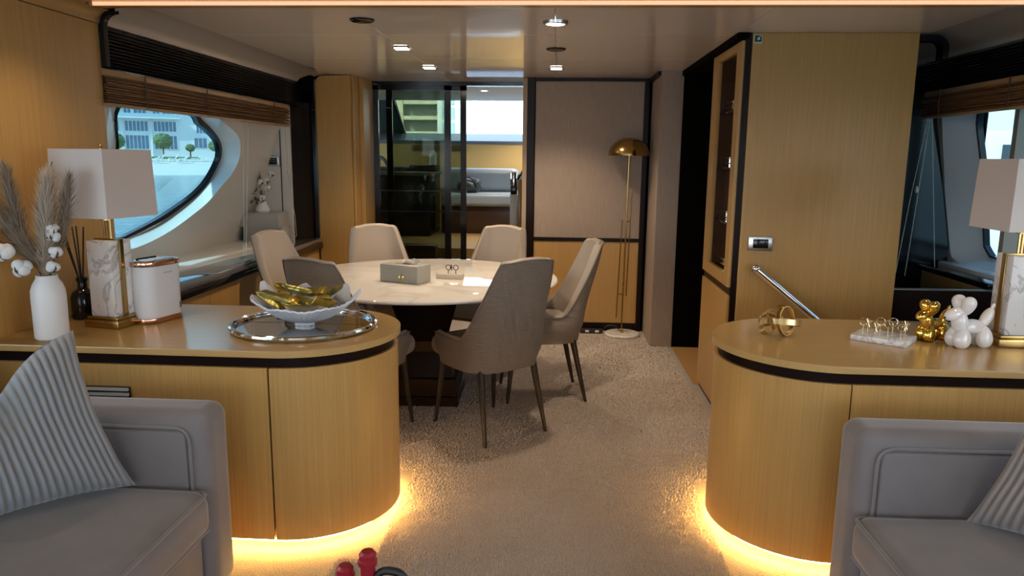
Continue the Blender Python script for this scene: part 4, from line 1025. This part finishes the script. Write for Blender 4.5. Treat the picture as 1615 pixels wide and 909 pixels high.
# ---- boxes and dried flowers on the ledge
def sbox(lo, hi, label):
    t = thing('storage_box', label, 'box', ((lo[0]+hi[0])/2, (lo[1]+hi[1])/2, lo[2]), 0, 'stacked grey storage boxes')
    h = hi[2]-lo[2]
    B().box(lo, (hi[0], hi[1], hi[2]-h*.12), .003).obj('box_body', CARD, t, True, True); B().box((lo[0]-.002, lo[1]-.002, hi[2]-h*.14), (hi[0]+.002, hi[1]+.002, hi[2]), .003).obj('lid', CARD, t, True, True)
sbox((-2.33, 5.38, .7635), (-2.045, 5.57, .872), 'grey storage box on the window ledge, lower one of the stack'); sbox((-2.36, 5.36, .8725), (-2.055, 5.56, .975), 'grey storage box on the window ledge, upper one carrying dried flowers')
dv = tag(B().lathe([(0, 0), (.046, 0), (.052, .015), (.046, .04), (.032, .062), (.030, .075), (.034, .082), (.028, .082), (.024, .07), (.03, .03), (0, .02)], seg=28).obj('bud_vase', CERAM), 'small cream vase with dried flowers on the stacked boxes', 'vase'); dv.location = (-2.21, 5.46, .9755)
V2 = Vector((-2.21, 5.46, 1.05))
plume((-2.235, 5.46, 1.37), (-2.225, 5.46, 1.2), .03, 900, 11, 'fine beige grass plume in the small cream vase', PAMPD, .22, 'dried stems in the small cream vase', V2)
cotton([V2+Vector((0, 0, -.04)), V2+Vector((.02, 0, .08)), (-2.12, 5.44, 1.26)], [(-2.20, 5.42, 1.20), (-2.155, 5.42, 1.21), (-2.115, 5.42, 1.26), (-2.15, 5.42, 1.155), (-2.19, 5.41, 1.085)], 'cotton stem with small white bolls in the small cream vase', 'dried stems in the small cream vase', .02, V2)
t = thing('dried_leaves', 'brown dried leaves in the small cream vase', 'dried plant', tuple(V2), 0, 'dried stems in the small cream vase')
rnd = random.Random(8)
for k in range(16):
    b = B(); p = V2+Vector((rnd.uniform(-.085, .01), rnd.uniform(-.03, .03), rnd.uniform(.0, .19))); b.ball(p, (.012, .004, .020), Quaternion((rnd.random(), rnd.random(), rnd.random()), rnd.uniform(0, 3)).normalized().to_matrix(), 8); b.obj('leaf', mat('dry_leaf', (.19, .12, .075), .8), t, True, True)

# ================================================================== RIGHT COUNTER OBJECTS
rs = thing('ribbon_sculpture', 'tangled brushed gold ribbon sculpture on the right counter', 'sculpture', (.845, 2.79, CT), math.radians(10))
def ribbon(pts, w_, th, wd):
    P = spline(pts, 14, True); n_ = len(P); bb = B(); rings = []
    cen = sum(P, Vector())/n_
    for i in range(n_):
        t_ = (P[(i+1) % n_]-P[i-1]).normalized(); u = Vector(wd(i/n_)); u = (u-t_*u.dot(t_)).normalized(); nn = t_.cross(u)
        rings.append([bb.bm.verts.new(P[i]+u*a*w_/2+nn*c_*th/2) for a, c_ in ((-1, -1), (1, -1), (1, 1), (-1, 1))])
    for i in range(n_):
        A, D = rings[i], rings[(i+1) % n_]
        for k in range(4): bb.bm.faces.new((A[k], A[(k+1) % 4], D[(k+1) % 4], D[k]))
    return bb
def loop_band(c, axis, u, ra, rb, w_, a0=0, a1=360):
    axis = Vector(axis).normalized(); u = Vector(u); u = (u-axis*u.dot(axis)).normalized(); v = axis.cross(u); bb = B(); rings = []; n_ = 64; full = a1-a0 >= 360
    for k in range(n_ if full else n_+1):
        a = math.radians(a0+(a1-a0)*k/n_); o = u*math.cos(a)*ra+v*math.sin(a)*rb; nn = (u*math.cos(a)/ra+v*math.sin(a)/rb).normalized()
        rings.append([bb.bm.verts.new(Vector(c)+o+axis*x*w_/2+nn*y*.0011) for x, y in ((-1, -1), (1, -1), (1, 1), (-1, 1))])
    for k in range(len(rings) if full else len(rings)-1):
        A, D = rings[k], rings[(k+1) % len(rings)]
        for q in range(4): bb.bm.faces.new((A[q], A[(q+1) % 4], D[(q+1) % 4], D[q]))
    if not full: bb.bm.faces.new(rings[0]); bb.bm.faces.new(rings[-1][::-1])
    zmin = min(v.co.z for v in bb.bm.verts)
    return bb
for args in (((.028, 0, .057), (.25, -1, .1), (0, 0, 1), .055, .034, .021), ((.03, .01, .047), (.1, .25, 1), (1, 0, 0), .065, .042, .021), ((-.045, -.01, .048), (.55, -.8, .55), (1, 0, .8), .058, .030, .022), ((-.01, .02, .072), (-.2, -1, -.2), (1, 0, .7), .060, .028, .021, 20, 300)):
    loop_band(*args).obj('ribbon_loop', GOLD, rs)

rt = thing('ring_tray', 'white marble block set with small gold ring stands on the right counter', 'tray', (1.222, 2.755, CT), math.radians(-38))
B().box((-.095, -.075, 0), (.095, .075, .020), .002).obj('marble_block', MARB, rt)
rnd = random.Random(12)
for i in range(4):
    for j in range(2):
        x_, y_ = -.065+.043*i, -.03+.06*j; b = B(); h = rnd.uniform(.030, .045); b.tube([(x_, y_, .019), (x_, y_, .019+h)], .0016, 5)
        if (i+j) % 3 == 1:
            for k in range(5): a = PI*k/5; b.tube([(x_+.017*math.cos(a), y_, .019+h+.017*math.sin(a)), (x_-.017*math.cos(a), y_, .019+h-.017*math.sin(a))], .0013, 4)
        else: ring(b, (x_, y_, .019+h+.008), .0145, (rnd.uniform(-.6, .6), 1, rnd.uniform(-.2, .2)), .0017)
        b.obj('ring_pin', mat('pale_gold', (.72, .60, .38), .25, 1), rt)

def dog(loc, rz, s, m_, label):
    t = thing('dog_figurine', label, 'figurine', loc, rz, 'shiny dog figurines')
    def part(name, c, r, d=None, fn=None):
        rot = Vector((0, 0, 1)).rotation_difference(Vector(d)).to_matrix() if d else None
        B().ball([q*s for q in c], [q*s for q in r], rot, 24, fn).obj(name, m_, t)
    # looks toward -x
    fat = lambda p: Vector((p.x*(1-.22*p.z), p.y*(1-.22*p.z), p.z))
    part('body', (.012, 0, .080), (.029, .031, .060), (1, 0, -.02))
    part('neck', (-.040, 0, .098), (.030, .031, .050), (-.22, 0, 1))
    part('muzzle', (-.066, 0, .132), (.024, .026, .044), (-1, 0, -.33))
    for sy_ in (-1, 1):
        part('leg', (-.040, sy_*.020, .0415), (.034, .027, .044), (.08, sy_*-.05, 1), fat)
        part('leg', (.058, sy_*.020, .0415), (.032, .026, .044), (-.08, sy_*-.05, 1), fat)
        part('ear', (-.030, sy_*.022, .165), (.026, .024, .038), (-.05, sy_*.30, 1), lambda p: Vector((p.x*(1+.28*p.z), p.y*(1+.28*p.z), p.z)))
    part('tail', (.076, 0, .112), (.021, .021, .045), (.55, 0, 1))
    part('tail_tip', (.100, 0, .157), (.007, .007, .014), (.55, 0, 1))
    B().ball([-.1065*s, 0, .119*s], .0045*s, None, 10).obj('nose', m_ if m_ is GOLDP else BLACK, t)
dog((1.405, 2.78, CT-.0015), math.radians(24), .76, GOLDP, 'small polished gold dog figurine')
dog((1.485, 2.69, CT-.0015), math.radians(14), .93, GLAZE, 'glossy white dog figurine next to the gold one')

# ================================================================== WHEELHOUSE OBJECTS
WF = .55
for wx, wy in ((-.75, 7.6), (-.30, 8.75)):
    t = thing('wheelhouse_downlight', 'small round ceiling light in the wheelhouse, %s' % {-.75: 'above the doorway axis', -.30: 'closest to the windscreen'}[wx], 'ceiling light', (wx, wy, 2.06), 0, 'wheelhouse ceiling lights')
    B().lathe([(.030, -.002), (.045, -.006), (.048, 0), (.03, 0)], seg=24).obj('bezel', STEEL, t); B().lathe([(0, -.004), (.032, -.004), (.032, -.001), (0, -.001)], seg=20).obj('lens', DLITE, t)
    s_ = light('lamp_spot', 'SPOT', (0, 0, -.02), 60, (1, .88, .72), spot_size=math.radians(130), spot_blend=.8, shadow_soft_size=.05); s_.parent = t
sf = thing('wheelhouse_sofa', 'blue grey leather bench sofa under the windscreen', 'sofa', (-.6, 8.8, WF))
NAVY = mat('blue_grey_leather', (.27, .33, .39), .35, bump=.4, bd=.01, ns=9, nd=3)
B().cushion((-1.3, 8.62, 1.0), (-.45, 8.9, 1.275), .07, 0, 10).obj('backrest', NAVY, sf, True, True); B().cushion((-.44, 8.62, 1.0), (.5, 8.9, 1.275), .07, 0, 10).obj('backrest', NAVY, sf, True, True)
B().cushion((-1.3, 8.25, .86), (.5, 8.75, 1.0), .04, .01, 12).obj('seat_cushion', NAVY, sf, True, True)
B().box((-1.3, 8.3, WF), (.5, 8.9, .87), .004).obj('base', mat('sofa_base_brown', (.05, .025, .015), .3), sf, True, True)
bgx = thing('travel_bag', 'crumpled dark travel bag lying on the wheelhouse sofa', 'bag', (-1.0, 8.45, 1.0))
b = B(); b.cushion((-.13, -.11, .0), (.13, .11, .15), .06, .02, 10)
for v in b.bm.verts: v.co += Vector((noise.noise(v.co*14), noise.noise(v.co*14+Vector((5, 0, 0))), noise.noise(v.co*14+Vector((0, 5, 0)))))*.02
b.obj('bag_body', mat('bag_dark', (.03, .045, .055), .4), bgx); B().tube(spline([(-.1, -.11, .08), (-.03, -.13, .17), (.05, -.12, .16), (.1, -.11, .07)], 6), .008, 6).obj('strap', BLACKM, bgx)
cs = thing('helm_console', 'dark helm console behind the sliding glass door', 'console', (-1.9, 8.3, WF))
B().box((-2.65, 7.9, WF), (-1.36, 8.6, 1.20), .01).obj('console_body', mat('console_black', (.012, .011, .012), .25), cs, True, True)
B().box((-2.68, 7.86, 1.20), (-1.34, 8.66, 1.238), .008).obj('console_top', mat('console_grey', (.12, .12, .12), .4), cs, True, True)
B().box((-2.0, 8.2, 1.238), (-1.66, 8.5, 1.285), .01).obj('instrument_pod', DASH, cs, True, True)
B().box((-1.64, 8.2, 1.238), (-1.35, 8.5, 1.31), .006).obj('locker', mat('locker_brown', (.04, .022, .016), .3), cs, True, True)
B().tube(spline([(-1.98, 8.2, 1.24), (-1.95, 8.1, 1.38), (-1.88, 8.05, 1.36), (-1.82, 8.05, 1.25)], 6), .02, 8).obj('grab_handle', DASH, cs, True, True)
wbt = thing('water_bottle', 'clear plastic water bottle with blue cap on the console', 'bottle', (-1.40, 8.35, 1.311))
B().lathe([(0, 0), (.040, 0), (.042, .02), (.039, .06), (.042, .09), (.040, .125), (.018, .155), (.014, .165), (0, .165)], seg=20).obj('bottle_body', mat('water_plastic', (.75, .88, .92), .15), wbt)
B().lathe([(.0, .163), (.016, .163), (.016, .182), (0, .182)], seg=16).obj('cap', mat('cap_blue', (.05, .25, .55), .4), wbt)
gr = thing('boarding_post', 'white post with chrome latch and bent grab rail in the doorway', 'post', (-.40, 7.05, .55))
B().box((-.445, 7.0, .36), (-.375, 7.06, 1.06), .004).obj('post', GRPW, gr, True, True)
B().box((-.44, 6.995, 1.06), (-.38, 7.05, 1.14), .003).obj('latch_block', BLACK, gr, True, True); B().lathe([(0, 1.14), (.032, 1.14), (.034, 1.16), (.034, 1.25), (.028, 1.265), (0, 1.265)], (-.41, 7.03, 0), 20).obj('latch_cap', CHROME, gr, True, True)
B().tube(spline([(-.375, 7.03, 1.2), (-.34, 7.03, 1.25), (-.32, 7.03, 1.2), (-.318, 7.03, .4)], 6), .014, 10).obj('grab_rail', CHROME, gr, True, True)
B().box((-.372, 7.02, .36), (-.335, 7.05, 1.20), .003).obj('wood_stile', WOODX, gr, True, True)
lc = thing('leaning_case', 'tan case leaning in the corner of the wheelhouse behind the glass', 'case', (-1.55, 6.72, .18))
B().box((-1.6, 6.70, .36), (-1.1, 6.85, .60), .03).obj('case_body', mat('tan_leather', (.30, .16, .07), .25), lc, True, True)

# ================================================================== OUTSIDE
SEA = -2.7
def waterm():
    mt = mat('sea_water', (.10, .22, .28), .12, bump=.6, bd=.3, ns=.5, nd=4, grain=(.06, .15, .20)); return mt
tag(B().box((-400, -300, SEA-.5), (400, 400, SEA)).obj('sea', waterm(), None, False), 'rippled blue green harbour water', 'water', kind='structure')
def from_cam(angle, d): a = math.radians(angle); return (-math.sin(a)*d, math.cos(a)*d)
LA = 28.6
bx_, by_ = from_cam(LA, 176)
bc = thing('beach', 'pale sandy beach with promenade in front of the hotel', 'beach', (bx_, by_, SEA), math.radians(LA)); del bc['category']; bc['kind'] = 'structure'
SAND = mat('sand', (.62, .58, .50), .9)
v_ = [(-60, -16, -.2), (60, -16, -.2), (60, 6, 3.0), (-60, 6, 3.0), (60, 40, 3.2), (-60, 40, 3.2)]
link('sand_slope', mesh_py(v_, [(0, 1, 2, 3), (3, 2, 4, 5)], 'sand_slope'), SAND, bc, False)
hx, hy = from_cam(LA, 192)
ht = thing('hotel_building', 'white waterfront hotel with glazed ground floors seen through the left window', 'building', (hx, hy, .3), math.radians(LA))
WALLW = mat('hotel_white', (.80, .80, .78), .7); PANE = mat('hotel_glass', (.10, .16, .24), .1, spec=.8)
B().box((-34, .0, 0), (34, 14, 24)).obj('facade', WALLW, ht, False)
def hwin(x0, x1, z0, z1, nm):
    f = B().box((x0-.12, -.08, z0-.12), (x1+.12, .05, z1+.12)).obj('window', mat('hotel_frame', (.85, .86, .86), .5), ht, False)
    for k in range(nm):
        a = x0+(x1-x0)*k/nm; e = x0+(x1-x0)*(k+1)/nm; B().box((a+.08, -.12, z0), (e-.08, -.06, z1)).obj('pane', PANE, f, False)
for xb in (-22.2, -16.3, -10.4, -4.5, 1.4):
    hwin(xb-2.4, xb+2.4, 2.2, 5.2, 6); hwin(xb-2.4, xb+2.4, 6.2, 8.4, 6); hwin(xb-2.4, xb-.9, 9.6, 11.9, 2); hwin(xb-.4, xb+2.2, 9.6, 11.9, 3); hwin(xb-2.4, xb+2.2, 13.2, 15.4, 4); hwin(xb-2.4, xb+2.2, 16.8, 19.0, 4)
    B().box((xb-2.95, -.5, 0), (xb-2.75, .2, 20)).obj('pilaster', WALLW, ht, False)
for z in (9.0, 12.6, 16.2): 
    s_ = B().box((-25, -1.6, z), (4.6, 0, z+.35)).obj('balcony', WALLW, ht, False); B().box((-25, -1.62, z+.35), (4.6, -1.56, z+1.1)).obj('balustrade', mat('balustrade_glass', (.45, .58, .62), .2), s_, False)
hwin(8.0, 10.0, 6.0, 13.5, 3); hwin(7.4, 10.2, 2.6, 4.8, 3); hwin(13, 15, 6, 13.5, 3); hwin(18, 24, 2.4, 5, 6); hwin(18, 24, 6.4, 8.6, 6)
def tree(x, y_, z0, r, label, palm=False):
    t = thing('palm_tree' if palm else 'clipped_tree', label, 'tree', (0, 0, 0), 0, 'trees in front of the hotel')
    ca, sa = math.cos(math.radians(LA)), math.sin(math.radians(LA)); px, py = hx+x*ca-y_*sa, hy+x*sa+y_*ca
    t.location = (px, py, .3+z0)
    rnd = random.Random(int(x*10))
    if palm:
        B().tube([(0, 0, -1.5), (.1, 0, 1.8)], [.25, .18], 8).obj('trunk', TWIG, t)
        for k in range(16):
            a = 2*PI*k/16+rnd.random()*.3; el = rnd.uniform(-.2, 1.0); L_ = rnd.uniform(1.6, 2.2)
            vs, fs = [], []
            for i in range(8):
                f = i/7; r_ = L_*f; zz = 1.8+el*r_*.7-.42*r_*r_*.5; wdt = .28*math.sin(PI*(f*.9+.08)); c_ = Vector((math.cos(a)*r_, math.sin(a)*r_, zz)); n_ = Vector((-math.sin(a), math.cos(a), 0))
                vs += [tuple(c_-n_*wdt-Vector((0, 0, wdt*.6))), tuple(c_), tuple(c_+n_*wdt-Vector((0, 0, wdt*.6)))]
            for i in range(7): fs += [(3*i, 3*i+1, 3*i+4, 3*i+3), (3*i+1, 3*i+2, 3*i+5, 3*i+4)]
            link('frond', mesh_py(vs, fs, 'frond'), mat('palm_green', (.14, .20, .08), .6), t, False)
    else:
        B().tube([(0, 0, -2.4), (0, 0, 0)], .15, 8).obj('trunk', TWIG, t)
        b = B(); q = bmesh.ops.create_icosphere(b.bm, subdivisions=4, radius=1)
        for v in q['verts']:
            k = 1+.16*noise.noise(v.co*3.1+Vector((x, 0, 0)))+.10*noise.noise(v.co*9); v.co = Vector((v.co.x*r*k, v.co.y*r*k, v.co.z*r*.85*k+r*.3))
        b.obj('crown', mat('tree_green', (.16, .22, .09), .8, grain=(.07, .11, .04), ns=2.5, nd=4), t)
tree(.7, -6, 3.4, 1.9, 'round clipped tree in the middle of the hotel front'); tree(-8.8, -6, 3.2, 2.0, 'round clipped tree next to the table lamp shade, left in the window'); tree(6.3, -5, 2.2, 1.0, 'small bushy tree right of the round clipped tree'); tree(11.6, -7, 2.6, 1.5, 'bushy tree left of the palm'); tree(13.4, -5, 4.6, 2, 'palm tree at the right side of the hotel front', True); tree(16.5, -4, 3.6, 1.6, 'tree at the pointed end of the left window')
hd = thing('hedge', 'low green hedge along the beach promenade', 'hedge', (hx, hy, .3), math.radians(LA)); B().cushion((-8, -10, -.5), (8, -9, .5), .3, 0, 6).obj('hedge_body', mat('hedge_green', (.12, .18, .07), .8), hd)
lo_ = None
for k, (x, y_) in enumerate([(-5, -13), (-2.5, -13.5), (-.2, -13), (2.4, -13.6), (4.6, -13), (7, -13.5), (9.5, -13), (-1, -16), (4, -16), (12, -14)]):
    ca, sa = math.cos(math.radians(LA)), math.sin(math.radians(LA)); L_ = (hx+x*ca-y_*sa, hy+x*sa+y_*ca, .12 if y_ > -15 else -.05)
    lab = 'white sun lounger on the beach, number %d from the lamp shade' % (k+1) if k < 7 else ['white sun lounger near the water line, left one', 'white sun lounger near the water line, right one', 'white sun lounger farthest right on the beach'][k-7]
    ordn = ['first', 'second', 'third', 'fourth', 'fifth', 'sixth', 'seventh']
    if k < 7: lab = ordn[k]+' white sun lounger from the left in the beach row'
    if lo_ is None:
        lo_ = thing('beach_lounger', lab, 'sun lounger', L_, math.radians(LA), 'loungers on the beach'); WL = mat('lounger_white', (.85, .85, .85), .6)
        B().box((-.9, -.35, .3), (.5, .35, .42), .03).obj('bed', WL, lo_); B().obox((.75, 0, .62), (.6, 0, .8), (0, 1, 0), (-.8, 0, .6), .42, .35, .05).obj('backrest', WL, lo_)
        for sx_ in (-.8, .4): B().box((sx_-.05, -.3, -.3), (sx_+.05, .3, .3)).obj('leg', WL, lo_)
    else: dup(lo_, L_, math.radians(LA+random.uniform(-30, 30)), lab)
# buildings ahead of the bow
tw1 = thing('apartment_tower', 'olive beige apartment tower with balconies seen through the windscreen', 'building', (-18.5, 100, -2))
TWC = mat('tower_beige', (.62, .58, .42), .7); B().box((-14, 0, 0), (3.5, 20, 40)).obj('facade', mat('tower_dark_wall', (.22, .24, .22), .6), tw1, False)
for x in (-9, -3.0, 2.6): B().box((x, -.8, 0), (x+.9, 0, 40)).obj('pier', TWC, tw1, False)
for k in range(12): 
    sl = B().box((-1.9, -1.4, 2.2+k*2.0), (2.6, 0, 2.2+k*2.0+.5)).obj('balcony', TWC, tw1, False); B().box((-8.2, -.6, 1.5+k*2.0), (-4.2, 0, 1.5+k*2.0+.25)).obj('sill', TWC, tw1, False)
wb2 = thing('white_building', 'white building with square blue windows seen through the doorway', 'building', (-8.4, 70, -2))
B().box((-2.9, 0, 0), (4.2, 12, 30)).obj('facade', mat('bright_render', (.86, .86, .84), .7), wb2, False)
for i in range(4):
    for j in range(8): x, z = -2.45+i*1.66, 1.4+j*1.36; B().box((x, -.06, z), (x+1.15, .03, z+1.1)).obj('window', mat('sky_pane', (.34, .50, .58), .25), wb2, False)
# neighbour yacht through the right window
ny = thing('moored_yacht', 'white motor yacht moored alongside, seen through the right window', 'boat', (13.5, 21, SEA), math.radians(-20))
YW = mat('yacht_white', (.82, .83, .84), .4)
B().box((-6, -1, .3), (8, 4, 3.0), .2).obj('hull', YW, ny); B().box((-5, 0, 3.0), (6, 3.5, 5.0), .1).obj('cabin', YW, ny); B().box((-5.5, -.6, 6.2), (6.5, 3.8, 6.45), .05).obj('hardtop', YW, ny)
for x in (-3.6, -1.2, 1.4, 4): B().box((x, -.4, 5.0), (x+.45, .1, 6.2)).obj('stanchion', YW, ny)
for x in (-4, -1.4, 1.2, 3.6): B().box((x, -.06, 3.7), (x+1.9, .02, 4.6)).obj('window', mat('yacht_window', (.04, .05, .06), .1), ny)
b = B()
for k in range(24): b.tube([(-4+.4*k, -.5, 3.0), (-3.6+.4*k, -.5, 3.8)], .03, 5); b.tube([(-4+.4*k, -.5, 3.8), (-3.6+.4*k, -.5, 3.0)], .03, 5)
b.tube([(-4.4, -.5, 3.85), (6, -.5, 3.85)], .04, 6).obj('lattice_rail', mat('rail_dark', (.10, .12, .13), .4), ny)

# ---- portals help the renderer find the daylight openings
def portal(loc, sx_, sy_, d):
    o = light('daylight_portal', 'AREA', loc, 1, (1, 1, 1), shape='RECTANGLE', size=sx_, size_y=sy_)
    o.data.cycles.is_portal = True; o.rotation_euler = Vector(d).to_track_quat('-Z', 'Y').to_euler()
portal((-.8, 9.5, 1.9), 3.9, .75, (0, -1, -.8))
portal((-2.85, 8.0, 1.65), .6, 2.4, (1, 0, 0)); portal((1.35, 8.0, 1.65), .6, 2.4, (-1, 0, 0))
portal((0, -4.25, 1.0), 3.2, 2.0, (0, 1, 0))
for s_ in (-1, 1):
    for a, e in ((-3.6, -2.0), (-1.8, -.1), (.15, 1.9)): portal((s_*2.5, (a+e)/2, 1.25), .94, e-a, (-s_, 0, 0))
